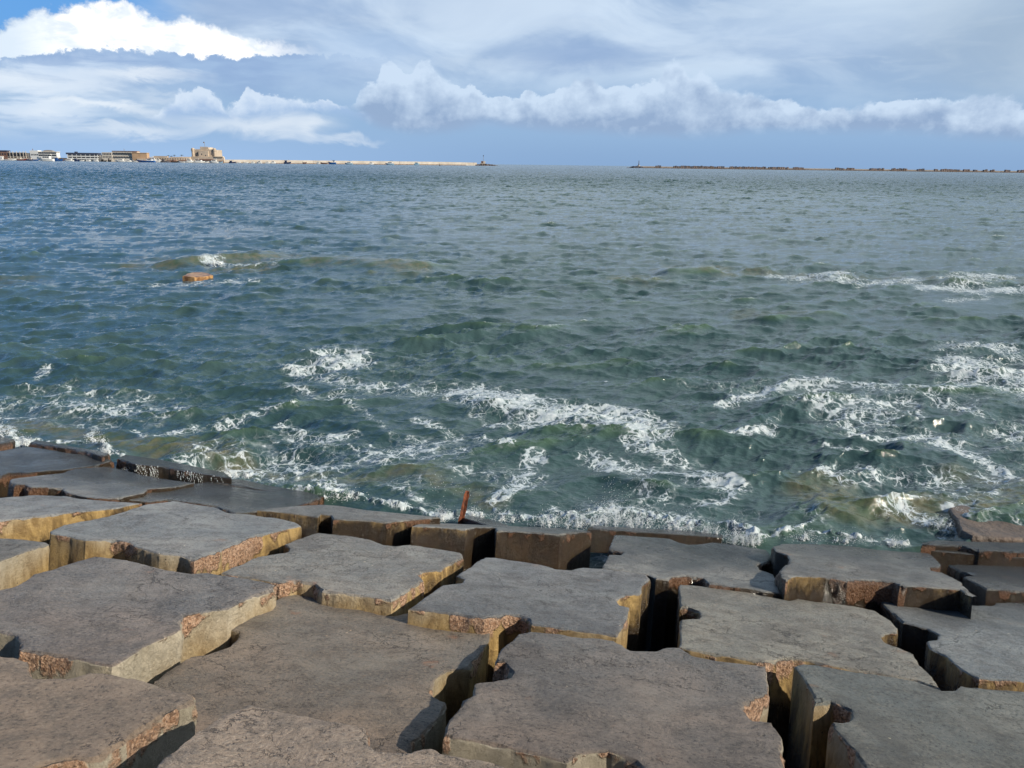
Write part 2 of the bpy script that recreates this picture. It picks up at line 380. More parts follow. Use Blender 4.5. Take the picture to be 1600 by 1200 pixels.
def pnoise(n, cells, seed):
    """periodic 1D value noise in 0..1"""
    r = np.random.default_rng(seed); out = np.zeros(n); amp = 1; tot = 0
    for o in range(4):
        k = max(3, cells*2**o); g = r.random(k); x = np.arange(n)/n*k; i = x.astype(int); f = x-i; f = f*f*(3-2*f)
        out += amp*(g[i % k]*(1-f)+g[(i+1) % k]*f); tot += amp; amp *= 0.55
    return out/tot

bcount = [0]
def block(pts, d, label, tilt=None, tint=(1, 1, 1), thick=1.7, chipk=1.0, name='concrete_block', mat=None, group='concrete blocks of the sea wall slope', cat='concrete block', step=0.018):
    bcount[0] += 1; sd = bcount[0]*17
    n = NB if tilt is None else np.array([SL_X, tilt, 1.0])/np.linalg.norm([SL_X, tilt, 1.0])
    if tilt is None:
        P = np.array([plane_hit(x, y, n, CPER-d) for x, y in pts])
    else:                                   # d is a point the plane passes through: (px, py, z)
        q = at(*d); c = -((q-np.array([0, 0, H]))@n)
        P = np.array([plane_hit(x, y, n, c) for x, y in pts])
    e1 = np.array([1., 0, -n[0]/n[2]]); e1 /= np.linalg.norm(e1); e2 = np.cross(n, e1)
    org = P.mean(0); Q = np.stack([(P-org)@e1, (P-org)@e2], 1)
    if 0.5*np.sum(Q[:, 0]*np.roll(Q[:, 1], -1)-np.roll(Q[:, 0], -1)*Q[:, 1]) < 0: Q = Q[::-1]
    # resample
    R = []
    for i in range(len(Q)):
        a, b = Q[i], Q[(i+1) % len(Q)]; k = max(1, int(round(np.linalg.norm(b-a)/step)))
        for j in range(k): R.append(a+(b-a)*j/k)
    R = np.array(R); N = len(R)
    T = np.roll(R, -1, 0)-np.roll(R, 1, 0); T /= np.linalg.norm(T, axis=1)[:, None]+1e-9
    O = np.stack([T[:, 1], -T[:, 0]], 1)
    for _ in range(3): O = 0.5*O+0.25*(np.roll(O, 1, 0)+np.roll(O, -1, 0))
    O /= np.linalg.norm(O, axis=1)[:, None]+1e-9
    rough = pnoise(N, max(4, N//14), sd); rough2 = pnoise(N, max(4, N//3), sd+9); R = R+O*((rough-0.5)*0.016+(rough2-.5)*0.010)[:, None]
    # curvature -> corners are chipped most
    C = np.abs(np.roll(T, -3, 0)-np.roll(T, 3, 0)).sum(1); C = np.clip(C/1.2, 0, 1)
    for _ in range(6): C = 0.5*C+0.25*(np.roll(C, 1)+np.roll(C, -1))
    ch = pnoise(N, max(4, N//22), sd+5); ch = np.clip((ch-0.49)*4.0+C*0.5, 0, 1)*chipk
    ch = np.clip(ch, 0, 1)*(0.55+0.45*pnoise(N, N//4, sd+3))
    prof = [(0.05, 0.03, 0, 0, 1, 0), (0.035, 0.03, 0, 0, 1, 0), (0.014, 0.026, 0.001, 0.008, .95, .3), (0.005, 0.018, 0.004, 0.026, .7, .8), (0.0, 0.009, 0.012, 0.05, .2, 1), (0, 0, 0.03, 0.085, 0, 1),
            (0, 0, .11, .10, 0, .65), (0, 0, .19, .10, 0, .35), (0, 0, .32, .06, 0, .15), (0, 0, .5, 0, 0, .05), (0, 0, .8, 0, 0, 0), (0, 0, thick, 0, 0, 0)]
    V = []; tp = []; cp = []
    for li, (i0, i1, h0, h1, tv, cv) in enumerate(prof):
        ins = i0+i1*ch
        if li in (2, 3, 4, 5): ins = ins+(pnoise(N, N//3, sd+20+li)-0.5)*(0.010+0.040*ch)
        if li in (6, 7, 8): ins = ins+(pnoise(N, N//8, sd+20+li)-0.5)*(0.008+0.03*ch)
        q = R-O*ins[:, None]
        hh = -(h0+h1*ch)
        if li in (3, 4, 5): hh = hh-(pnoise(N, N//3, sd+40+li)-.3)*0.016*(1+2*ch)
        V.append(org+q[:, :1]*e1+q[:, 1:]*e2+hh[:, None]*n)
        rim = {3: .42, 4: .6, 5: .5, 6: .15}.get(li, 0)*np.clip((pnoise(N, max(4, N//9), sd+77)-.42)*6, 0, 1)*min(1, chipk+.3)
        tp.append(np.full(N, tv)); cp.append(np.clip(cv*ch*1.15+rim, 0, 1))
    V = np.concatenate(V); F = []
    for l in range(len(prof)-1):
        for k in range(N):
            a = l*N+k; b = l*N+(k+1) % N; F.append((a, a+N, b+N, b))
    ring = [Vector((float((V[k]-org)@e1), float((V[k]-org)@e2))) for k in range(N)]
    rx_ = np.array([p_.x for p_ in ring]); ry_ = np.array([p_.y for p_ in ring])
    gx, gy = np.meshgrid(np.arange(rx_.min(), rx_.max(), .11), np.arange(ry_.min(), ry_.max(), .11)); gp = np.stack([gx.ravel(), gy.ravel()], 1)+RNG.uniform(-.03, .03, (gx.size, 2))
    x2, y2 = np.roll(rx_, -1), np.roll(ry_, -1)
    ins_ = (((ry_[None] > gp[:, 1:]) != (y2[None] > gp[:, 1:])) & (gp[:, :1] < (x2-rx_)[None]*(gp[:, 1:]-ry_[None])/((y2-ry_)[None]+1e-12)+rx_[None])).sum(1) % 2 == 1
    far_ = np.sqrt(((gp[:, None]-np.stack([rx_, ry_], 1)[None])**2).sum(2)).min(1) > .06
    gp = gp[ins_ & far_]
    ov, oe, of, orv, _a, _b = delaunay_2d_cdt(ring+[Vector((float(a_), float(b_))) for a_, b_ in gp], [], [list(range(N))], 1, 1e-5)
    ext = []; mp = []; nv = len(V)
    for q_, ol in zip(ov, orv):
        r_ = [k for k in ol if k < N]
        if r_: mp.append(r_[0]); continue
        ed = min(1.0, float(np.sqrt((rx_-q_.x)**2+(ry_-q_.y)**2).min())/.25)
        hz_ = ed*(.012*math.sin(q_.x*5.1+sd)*math.cos(q_.y*4.3+sd*.7)+.007*math.sin(q_.x*11.3+q_.y*7.7+sd)-.010)
        mp.append(nv+len(ext)); ext.append(org+q_.x*e1+q_.y*e2+hz_*n)
    for f_ in of:
        f_ = [mp[k] for k in f_]
        if len(set(f_)) < 3: continue
        F.append(tuple(f_))
    if ext: V = np.concatenate([V, np.array(ext)]); tp.append(np.ones(len(ext))); cp.append(np.zeros(len(ext)))
    loc = org-n*0.8
    o = mesh_obj(name, V-loc, F, mat or CONC, smooth=True); o.location = loc
    o.data.set_sharp_from_angle(angle=math.radians(32))
    at_ = o.data.attributes.new('top', 'FLOAT', 'POINT'); at_.data.foreach_set('value', np.concatenate(tp))
    at_ = o.data.attributes.new('chip', 'FLOAT', 'POINT'); at_.data.foreach_set('value', np.concatenate(cp))
    o.color = (*tint, 1)
    tag(o, label, cat, group)
    return o

# ------------------------------------------------------------------ blocks, traced corner by corner (photo pixels -> the slope plane)
BL = [
 # nearest rows
 ([(-60,1018),(0,1023),(25,1026),(46,1032),(49,1043),(56,1057),(85,1058),(110,1057),(140,1050),(162,1051),(220,1061),(265,1075),(304,1080),(308,1092),(250,1120),(212,1147),(160,1182),(140,1185),(105,1186),(60,1198),(40,1240),(-60,1300),(-180,1200),(-140,1080)],
  .26, 'rough brownish block at the bottom left corner with an orange worn spot on top', .6),
 ([(187,1240),(240,1192),(310,1140),(360,1105),(385,1096),(400,1095),(440,1105),(487,1114),(542,1127),(574,1134),(577,1150),(578,1163),(592,1172),(642,1175),(658,1168),(675,1168),(690,1176),(760,1188),(800,1195),(840,1230),(860,1320),(100,1380)],
  .36, 'brown grey block at the bottom edge, its notch showing the corner of the block behind', 1.1),
 ([(235,1064),(295,1024),(320,1022),(358,1010),(372,996),(373,988),(360,983),(400,955),(430,934),(440,927),(470,925),(500,929),(540,937),(562,943),(568,952),(590,958),(615,961),(640,955),(700,960),(757,969),(767,980),(765,1000),(748,1025),(735,1042),(700,1048),(680,1060),(674,1080),(683,1088),(698,1097),(693,1112),(660,1150),(645,1160),(643,1176),(600,1190),(500,1188),(300,1170),(225,1095)],
  .0, 'wide brown block in the left foreground with a dark shadow on its right corner', .6),
 ([(693,1148),(700,1122),(722,1090),(738,1085),(742,1066),(775,1063),(795,1058),(798,1048),(785,1036),(770,1034),(785,1010),(800,1000),(808,990),(828,986),(875,990),(960,1000),(985,1015),(1025,1017),(1040,1011),(1062,1011),(1082,1024),(1125,1032),(1197,1040),(1200,1060),(1203,1082),(1185,1092),(1167,1098),(1170,1112),(1180,1124),(1208,1127),(1222,1150),(1226,1175),(1232,1200),(1238,1270),(1120,1270),(1040,1240),(1005,1205),(990,1188),(975,1180),(950,1172),(905,1177),(885,1190),(850,1180),(800,1168),(760,1160),(710,1152)],
  .16, 'large dark grey foreground block with a curved crack and a spalled notch on the right', .9),
 ([(1240,1040),(1257,1062),(1270,1085),(1273,1099),(1300,1096),(1328,1108),(1331,1117),(1325,1126),(1297,1126),(1300,1132),(1322,1160),(1340,1180),(1354,1200),(1390,1270),(1500,1330),(1760,1300),(1720,1088),(1600,1080),(1540,1076),(1497,1069),(1491,1077),(1470,1077),(1430,1064),(1360,1051),(1290,1040),(1262,1035)],
  .06, 'greenish grey block in the bottom right corner covered with many small dark cracks', .6),
 # second row
 ([(-70,925),(0,921),(20,917),(45,904),(50,897),(100,882),(125,875),(150,868),(200,875),(225,881),(260,890),(300,896),(325,894),(340,897),(400,906),(432,913),(427,919),(400,929),(357,950),(332,954),(290,962),(284,970),(285,983),(225,1010),(187,1035),(175,1040),(162,1039),(100,1025),(70,1020),(45,1017),(28,1016),(32,1003),(24,992),(0,987),(-60,982),(-120,950)],
  .17, 'broad purplish grey block at the left edge, second row, with long lit tan sides', .5),
 ([(345,894),(375,881),(400,870),(425,866),(450,862),(453,856),(443,850),(472,840),(495,831),(540,836),(580,843),(600,851),(618,853),(640,850),(695,859),(720,863),(725,871),(695,885),(690,891),(662,893),(655,898),(663,906),(628,930),(612,938),(567,931),(525,925),(503,921),(490,912),(465,907),(437,911),(400,904),(360,898)],
  .12, 'smooth grey block left of the middle with a bright golden right edge', .55),
 ([(638,951),(665,932),(690,914),(722,910),(725,905),(713,898),(745,877),(757,871),(775,871),(800,875),(850,882),(868,888),(892,890),(910,886),(940,888),(1012,897),(1018,903),(1005,915),(1002,928),(978,930),(964,937),(970,945),(985,948),(982,965),(970,985),(963,992),(930,989),(850,978),(830,975),(825,966),(812,961),(797,960),(775,963),(757,967),(717,960)],
  .12, 'grey block mid slope with a triangular spall at its right edge above the black gap', .6),
 ([(1060,912),(1075,913),(1108,917),(1150,921),(1190,930),(1232,938),(1245,934),(1275,939),(1335,947),(1368,954),(1392,970),(1403,982),(1403,988),(1385,991),(1378,996),(1384,1004),(1404,1011),(1430,1022),(1440,1040),(1455,1055),(1470,1076),(1430,1063),(1360,1050),(1290,1038),(1262,1031),(1240,1028),(1215,1031),(1197,1035),(1125,1023),(1080,1015),(1062,1010),(1062,967),(1090,965),(1093,958),(1088,953),(1075,949),(1062,948)],
  .02, 'pale olive grey block right of the black gap with thin curved scratch lines', .5),
 ([(1370,930),(1425,932),(1480,935),(1492,938),(1522,946),(1545,945),(1553,940),(1600,941),(1720,946),(1760,1010),(1740,1076),(1660,1068),(1600,1064),(1530,1060),(1512,1052),(1500,1045),(1478,1025),(1455,1015),(1447,1001),(1463,998),(1466,991),(1450,982),(1412,972),(1380,945)],
  .0, 'blue grey block at the right edge beside the long black diagonal gap', .9),
 # left, third row
 ([(-70,836),(0,840),(45,843),(73,846),(78,849),(40,862),(0,876),(-60,896),(-130,870)],
  .17, 'small visible tip of a grey block at the left edge below the tan sided block', .3),
 ([(78,829),(100,820),(140,811),(160,807),(195,799),(225,787),(270,782),(300,787),(335,792),(360,800),(400,804),(440,810),(462,816),(472,821),(432,831),(402,836),(383,846),(340,862),(304,875),(280,868),(250,865),(225,858),(208,853),(200,847),(178,843),(140,844),(134,844),(110,838),(80,833)],
  .20, 'large light grey block on the left with thick broken orange edges', 1.0),
 ([(-60,777),(0,777),(45,773),(100,774),(140,780),(175,783),(222,786),(200,790),(180,794),(150,797),(110,801),(75,805),(40,809),(10,812),(-60,818),(-140,795)],
  .17, 'flat blue grey block at the left edge with orange chipped near edge', .9),
 ([(178,779),(205,776),(228,768),(272,764),(276,761),(300,755),(330,752),(345,756),(400,765),(440,768),(505,775),(482,785),(460,791),(420,796),(385,801),(368,801),(352,796),(340,792),(336,790),(300,785),(262,780),(235,784)],
  .0, 'grey slab below the wet step at the left, a dark recess on its near side', .6),
 ([(12,753),(18,748),(60,742),(98,738),(115,732),(160,729),(185,731),(225,742),(270,750),(303,754),(278,759),(268,761),(232,764),(225,770),(200,775),(176,779),(160,779),(135,776),(103,769),(96,763),(70,761),(45,761),(36,757),(22,757)],
  .05, 'pale smooth block at the upper left with broken orange corners beside the wet blue one', 1.2),
 # middle and right at the water
 ([(402,797),(430,793),(470,790),(500,788),(530,790),(575,797),(630,802),(688,808),(668,810),(640,812),(605,816),(570,813),(521,811),(517,805),(502,803),(497,808),(480,805),(440,800)],
  .22, 'wet topped block with upright brown side and dark slot, left of the rusty post', .4),
 ([(960,835),(1000,838),(1047,841),(1062,847),(1075,850),(1095,850),(1112,847),(1150,851),(1197,859),(1204,866),(1203,876),(1186,883),(1190,890),(1208,897),(1216,912),(1222,926),(1200,925),(1175,920),(1107,912),(1097,903),(1075,900),(1052,902),(1045,906),(1025,904),(1012,898),(940,888),(950,866),(968,866),(972,862),(950,857)],
  .06, 'grey block in the row behind, right of the deep black hole at the waterline', .7),
 ([(1205,853),(1215,848),(1262,848),(1330,853),(1375,858),(1400,860),(1452,864),(1462,872),(1472,882),(1470,886),(1458,887),(1460,891),(1476,894),(1495,903),(1508,912),(1520,933),(1500,921),(1450,917),(1405,915),(1395,910),(1375,907),(1350,906),(1325,908),(1290,902),(1245,900),(1235,902),(1228,906),(1214,892),(1222,882),(1233,875),(1230,867),(1212,861)],
  .20, 'waterline block on the right with a thick broken orange brown front', 1.6),
 ([(1480,881),(1540,883),(1600,884),(1720,887),(1760,905),(1740,930),(1690,928),(1600,924),(1542,920),(1527,912),(1505,901),(1522,897),(1500,892)],
  .1, 'dark grey block at the right edge under the ledge of the flat slab', .5),
]
TINT = {'rough brownish': (1.22, 1.17, 1.12), 'brown grey block at': (1.30, 1.28, 1.26), 'wide brown': (1.06, .93, .82), 'large dark grey': (.90, .88, .90), 'greenish grey': (.84, .90, .90), 'broad purplish': (.92, .90, .93),
 'smooth grey': (1.08, 1.05, 1.02), 'grey block mid': (.90, .92, .98), 'pale olive': (1.18, 1.14, 1.05), 'blue grey block at the right': (1.0, 1.08, 1.16), 'large light grey': (1.12, 1.17, 1.25), 'pale smooth': (1.2, 1.2, 1.22), 'flat blue grey': (1.1, 1.13, 1.2), 'grey slab below': (1.1, 1.1, 1.1)}
for pts, d, lab, ck in BL: block(pts, d, lab, chipk=ck, tint=next((v for k, v in TINT.items() if lab.startswith(k)), (1, 1, 1)))
# blocks tilted towards the sea: (trace, a point of the plane, tilt)
TB = [
 ([(-60,700),(0,704),(44,697),(70,701),(110,707),(160,712),(178,718),(150,727),(118,731),(98,734),(75,735),(42,739),(15,739),(0,744),(-60,750),(-130,720)], (98, 734, .24), .07,
  'wet block mirroring the blue sky at the left edge of the waterline', .8),
 ([(643,822),(690,824),(728,827),(745,823.5),(773,824),(776,829),(830,831),(875,834),(898,831),(925,830),(905,827),(850,824),(770,820.5),(690,817),(655,818)], (770, 827, .66), .40,
  'wet block with two upright brown faces, right below the rusty post', .5),
 ([(917,824),(960,828),(1040,833),(1127,839),(1129,835),(1080,829),(1000,825),(925,820)], (1020, 832, .20), .30,
  'dark wet block awash behind the deep black hole, splashed by white foam', .4),
 ([(717,807),(742,814),(770,823),(800,822),(770,812),(730,804)], (745, 815, .36), .36,
  'dark reddish block corner under the rusty post', .7),
 ([(1445,858),(1500,864),(1531,867),(1600,871),(1720,876),(1720,856),(1600,852),(1500,850),(1440,850)], (1540, 868, .27), .20,
  'long flat slab at the right edge with a dark overhanging front', .5),
 ([(1531,859),(1600,862),(1720,866),(1720,850),(1600,847),(1520,845),(1450,843),(1440,850),(1500,852)], (1560, 861, .33), .20,
  'thin brownish slab lying on the long flat slab by the right edge', .6),
 ([(44,691),(70,695),(112,701),(135,706),(160,712),(172,708),(130,699),(90,692),(55,687)], (100, 699, .24), .2,
  'half sunk block with a rusty orange edge behind the wet blue one', 1.5),
 ([(-60,694),(-10,696),(12,691),(24,686),(5,682),(-60,680)], (0, 692, .22), .2,
  'orange edged block in the surf at the left border', 1.6),
 ([(182,716),(214,725),(255,729),(310,739),(362,747),(352,738),(300,727),(240,716),(195,710)], (280, 733, .20), .2,
  'brown sunken block with water pouring over its near face', .5),
 ([(335,753),(400,763),(475,775),(508,776),(480,768),(420,758),(380,749),(345,748)], (420, 766, .14), .2,
  'low dark wet block edge behind the grey slab, washed by foam', .6),
]
for pts, d, tl, lab, ck in TB: block(pts, d, lab, tilt=tl, chipk=ck)

# brownish natural reef slab on the right, and the small rock standing in the sea
def rock_mat():
    m, t, p, out = new_mat('reef_rock')
    P = t.node('ShaderNodeTexCoord').outputs['Object']
    n1 = t.noise(P, 2.5, 6, 0.65, 0.5); n2 = t.noise(P, 16.0, 5, 0.65)
    c = t.mix(t.ss(n1, 0.35, 0.65), (0.070, 0.052, 0.042), (0.145, 0.108, 0.086))
    c = t.mix(t.m('MULTIPLY', t.ss(n2, 0.5, 0.65), 0.6), c, (0.06, 0.042, 0.035))
    t.put(p.inputs['Base Color'], c); t.put(p.inputs['Roughness'], t.lin(n1, 0.3, 0.7, 0.35, 0.75))
    b = t.node('ShaderNodeBump'); b.inputs['Distance'].default_value = 1.0
    t.put(b.inputs['Height'], t.m('ADD', t.m('MULTIPLY', n1, 0.06), t.m('MULTIPLY', n2, 0.02))); t.l.new(b.outputs[0], p.inputs['Normal'])
    return m
RK = rock_mat()
block([(1483,792),(1500,788),(1550,790),(1600,799),(1720,806),(1720,862),(1600,843),(1560,841),(1520,838),(1502,828),(1497,812),(1487,802)], (1540, 815, .11),
      'flat brown reef rock breaking the surf at the right edge', tilt=.02, name='reef_rock', mat=RK, group='rocks in the surf', cat='rock', thick=.8, chipk=.6)
def lump(name, px, py, sx, sy, sz, mat, label, z=0.0, seed=1, cat='rock', group='rocks in the surf'):
    bm = bmesh.new(); bmesh.ops.create_icosphere(bm, subdivisions=4, radius=1.0)
    r = np.random.default_rng(seed); ph = r.random((6, 3))*6.28; kk = r.normal(size=(6, 3))*2.2
    for v in bm.verts:
        q = np.array(v.co); d = 1+sum(0.07*math.sin(kk[i]@q+ph[i, 0]) for i in range(6))
        q = np.sign(q)*np.abs(q)**0.8*d
        v.co = (q[0]*sx, q[1]*sy, q[2]*sz)
    me = bpy.data.meshes.new(name); bm.to_mesh(me); bm.free()
    me.polygons.foreach_set('use_smooth', [True]*len(me.polygons))
    o = bpy.data.objects.new(name, me); COL.objects.link(o); o.location = at(px, py, z); me.materials.append(mat)
    return tag(o, label, cat, group)
m, t, p, out = new_mat('orange_rock')
P_ = t.node('ShaderNodeTexCoord').outputs['Object']
n1 = t.noise(P_, 4, 6, 0.65); c_ = t.mix(t.ss(n1, 0.35, 0.65), (0.16, 0.07, 0.025), (0.50, 0.29, 0.12))
t.put(p.inputs['Base Color'], c_); p.inputs['Roughness'].default_value = 0.45
b_ = t.node('ShaderNodeBump'); t.put(b_.inputs['Height'], t.m('MULTIPLY', n1, 0.12)); t.l.new(b_.outputs[0], p.inputs['Normal'])
rb_ = at(308, 434, 0); sc_ = 0.0195*1.05
block([(285,431),(292,427),(303,425),(316,425),(326,427),(333,430),(322,432),(304,433)], (308, 428, .12), 'small orange brown rock standing alone in the sea on the left', tilt=.02, name='sea_rock', mat=m, group='rocks in the surf', cat='rock', thick=.7, chipk=1.0, step=.05)

# dark rubble under the blocks
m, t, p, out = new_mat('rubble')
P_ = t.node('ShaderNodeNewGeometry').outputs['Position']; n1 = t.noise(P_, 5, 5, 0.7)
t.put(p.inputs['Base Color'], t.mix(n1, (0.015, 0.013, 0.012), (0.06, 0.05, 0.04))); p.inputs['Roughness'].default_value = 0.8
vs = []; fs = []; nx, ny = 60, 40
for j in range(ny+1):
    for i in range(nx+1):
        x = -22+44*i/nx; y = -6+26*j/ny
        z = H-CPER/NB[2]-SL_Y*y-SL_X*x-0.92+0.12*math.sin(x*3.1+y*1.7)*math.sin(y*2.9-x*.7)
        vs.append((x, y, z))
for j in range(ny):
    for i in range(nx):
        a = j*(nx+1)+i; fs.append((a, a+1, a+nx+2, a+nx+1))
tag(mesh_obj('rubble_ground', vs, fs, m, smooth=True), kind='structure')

# rusty post
m, t, p, out = new_mat('rusty_iron')
P_ = t.node('ShaderNodeTexCoord').outputs['Object']; n1 = t.noise(t.vmul(P_, (1, 1, .25)), 40, 5, 0.7)
t.put(p.inputs['Base Color'], t.mix(t.ss(n1, 0.35, 0.65), (0.07, 0.020, 0.010), (0.27, 0.075, 0.026))); p.inputs['Roughness'].default_value = 0.6
b_ = t.node('ShaderNodeBump'); b_.inputs['Distance'].default_value = 0.01; t.put(b_.inputs['Height'], n1); t.l.new(b_.outputs[0], p.inputs['Normal'])
P0 = at(721, 812, .22); D0 = (P0-np.array([0, 0, H]))@Fv
def at_depth(px, py, d): return np.array([0, 0, H])+ray(px, py)*(d/FPX)
P1 = at_depth(730.5, 767, D0); ax = P1-P0; L = np.linalg.norm(ax); ax /= L
s1 = np.cross(ax, [0, 1, 0]); s1 /= np.linalg.norm(s1); s2 = np.cross(ax, s1)
rg = []
for k, fr in enumerate((-.25, 0, .15, .35, .5, .7, .85, .95, 1.0)):
    c0 = P0+ax*L*fr; wd = 0.036*(1-.12*max(fr, 0)) * (1+0.10*math.sin(k*2.3)); dp = 0.026
    if fr > .9: wd *= .8
    prof_ = [(-wd, -dp), (wd*.2, -dp), (wd, -dp*.3), (wd, dp), (0, dp*.7), (-wd, dp)]
    rg.append([c0+s1*a+s2*b for a, b in prof_])
mb = MB(); mb.rings([[tuple(q-P0) for q in r] for r in rg])
for dx in (-.02, .018): mb.box(dx-.006, dx+.006, -.006, .006, 0, 0)
mb2 = MB()
mb2.rings([[tuple(q-P0) for q in r] for r in rg])
post = mb2.build('rusty_post', m); post.location = P0
tag(post, 'short rusty red iron post leaning out of the blocks at the waterline', 'post')

# ------------------------------------------------------------------ the sea: one sheet, wave heights from summed spectra
def ocean_tile(N, Lm, wind, lam0, kmin, kmax, seed, spread=2.0, power=4.0):
    r = np.random.default_rng(seed); k = np.fft.fftfreq(N, 1.0/N)*2*np.pi/Lm
    kx, ky = np.meshgrid(k, k, indexing='ij'); K = np.hypot(kx, ky); K[0, 0] = 1
    wx, wy = math.cos(wind), math.sin(wind)
    cosf = np.clip((kx*wx+ky*wy)/K, -1, 1)
    k0 = 2*np.pi/lam0
    Pk = np.exp(-0.8*(k0/K)**2)/K**power*(0.035+np.abs(cosf)**spread)
    Pk *= (K > kmin)*(K < kmax); Pk[0, 0] = 0
    h = (r.normal(size=(N, N))+1j*r.normal(size=(N, N)))*np.sqrt(Pk)
    hh = np.real(np.fft.ifft2(h)); s = 1/hh.std()
    dx = np.real(np.fft.ifft2(-1j*kx/K*h))*s; dy = np.real(np.fft.ifft2(-1j*ky/K*h))*s
    return hh*s, dx, dy
def sample(tile, Lm, x, y, rot=0.0):
    N = tile[0].shape[0]; c, s = math.cos(rot), math.sin(rot)
    u = (x*c+y*s)/Lm*N; v = (-x*s+y*c)/Lm*N
    i = np.floor(u).astype(np.int64); j = np.floor(v).astype(np.int64); fu = (u-i).astype(np.float32); fv = (v-j).astype(np.float32)
    i0 = i % N; i1 = (i+1) % N; j0 = j % N; j1 = (j+1) % N
    o = []
    for a in tile:
        a = a.astype(np.float32)
        o.append((a[i0, j0]*(1-fu)+a[i1, j0]*fu)*(1-fv)+(a[i0, j1]*(1-fu)+a[i1, j1]*fu)*fv)
    return o[0], o[1]*c-o[2]*s, o[1]*s+o[2]*c
PIV = np.array([0.0, -8.0])
na = 1150
ang = np.concatenate([np.radians(np.linspace(-88, -43, 20)[:-1]), np.radians(np.linspace(-43, 43, na)), np.radians(np.linspace(43, 88, 20)[1:])])
rr = [11.0]; 
while rr[-1] < 45000:
    d = max(rr[-1]-8, 3.0)
    st = max(0.024, 0.52*d*d/(768*H))
    st = min(st, 0.40*(1+max(d-260, 0)/110.0), d*0.12)
    rr.append(rr[-1]+st)
rr = np.array(rr); NR, NA = len(rr), len(ang)
print('sea grid', NR, NA, NR*NA)
Rg, Ag = np.meshgrid(rr, ang, indexing='ij')
x = (PIV[0]+Rg*np.sin(Ag)).ravel(); y = (PIV[1]+Rg*np.cos(Ag)).ravel()
dist = np.hypot(x, y)
T1 = ocean_tile(1024, 83.0, math.radians(-80), 3.0, 2*np.pi/13, 2*np.pi/0.4, 3, 4.5, 3.25)
T2 = ocean_tile(512, 11.7, math.radians(-92), 0.9, 2*np.pi/1.0, 2*np.pi/0.08, 4, 2.4, 3.25)
T3 = ocean_tile(512, 410.0, math.radians(-75), 14, 2*np.pi/80, 2*np.pi/9, 9, 2.0, 3.6)
T4 = ocean_tile(256, 90.0, 0.4, 12, 2*np.pi/45, 2*np.pi/4, 21, 0.2, 3.0)     # gusts
A1, A2, A3 = 0.058, 0.0170, 0.030
h1, dx1, dy1 = sample(T1, 83.0, x, y); h2, dx2, dy2 = sample(T2, 11.7, x, y, .35); h3, dx3, dy3 = sample(T3, 410.0, x, y, .1)
g, _, _ = sample(T4, 90.0, x, y, .7)
f2 = np.clip(1.3-dist/45.0, 0.0, 1)
far = np.clip((dist-150)/600, 0, 1)**.8
a1 = A1*(1+0.22*g)*(1+0.35*np.clip((dist-60)/200, 0, 1))
hz = a1*h1+A2*f2*h2*(1+0.3*g)+A3*h3
ddx = 0.75*(a1*dx1)+0.7*A2*f2*dx2+A3*dx3
ddy = 0.75*(a1*dy1)+0.7*A2*f2*dy2+A3*dy3
# where each point of the still sea lies in the traced frame (used only to place traced foam, reefs and swells)
Q = np.stack([x, y, np.zeros_like(x)], 1); qf = np.maximum((Q-np.array([0, 0, H]))@Fv, 0.5)
qx = 800+FPX*((Q-np.array([0, 0, H]))@Rv)/qf; qy = 600-FPX*((Q-np.array([0, 0, H]))@Uv)/qf
infr = (y > 1)
def vnoise(x, y, s, seed):
    r = np.random.default_rng(seed); gdn = r.random((256, 256)).astype(np.float32)
    u = x*s+seed*3.1; v = y*s+seed*1.7; i = np.floor(u).astype(np.int64); j = np.floor(v).astype(np.int64); fu = u-i; fv = v-j
    fu = fu*fu*(3-2*fu); fv = fv*fv*(3-2*fv)
    return (gdn[i % 256, j % 256]*(1-fu)+gdn[(i+1) % 256, j % 256]*fu)*(1-fv)+(gdn[i % 256, (j+1) % 256]*(1-fu)+gdn[(i+1) % 256, (j+1) % 256]*fu)*fv
wob = (vnoise(x, y, 1.3, 2)-.5)*1.0+(vnoise(x, y, 3.7, 5)-.5)*.6+(vnoise(x, y, 9, 8)-.5)*.3
def strokes(lst, vs=2.2):
    out = np.zeros_like(x)
    for (pl, rad, k) in lst:
        for a, b in zip(pl[:-1], pl[1:]):
            ax_, ay_ = a[0], a[1]*vs; bx_, by_ = b[0], b[1]*vs
            xmin, xmax = min(a[0], b[0])-rad*2, max(a[0], b[0])+rad*2
            mk = infr & (qx > xmin) & (qx < xmax) & (qy > min(a[1], b[1])-rad*2) & (qy < max(a[1], b[1])+rad*2)
            if not mk.any(): continue
            px = qx[mk]; py = qy[mk]*vs
            L2 = (bx_-ax_)**2+(by_-ay_)**2+1e-6
            tt = np.clip(((px-ax_)*(bx_-ax_)+(py-ay_)*(by_-ay_))/L2, 0, 1)
            dd = np.hypot(px-ax_-tt*(bx_-ax_), py-ay_-tt*(by_-ay_))/rad*(1+wob[mk]*.8)
            out[mk] = np.maximum(out[mk], k*np.clip(1.15-dd, 0, 1))
    return out
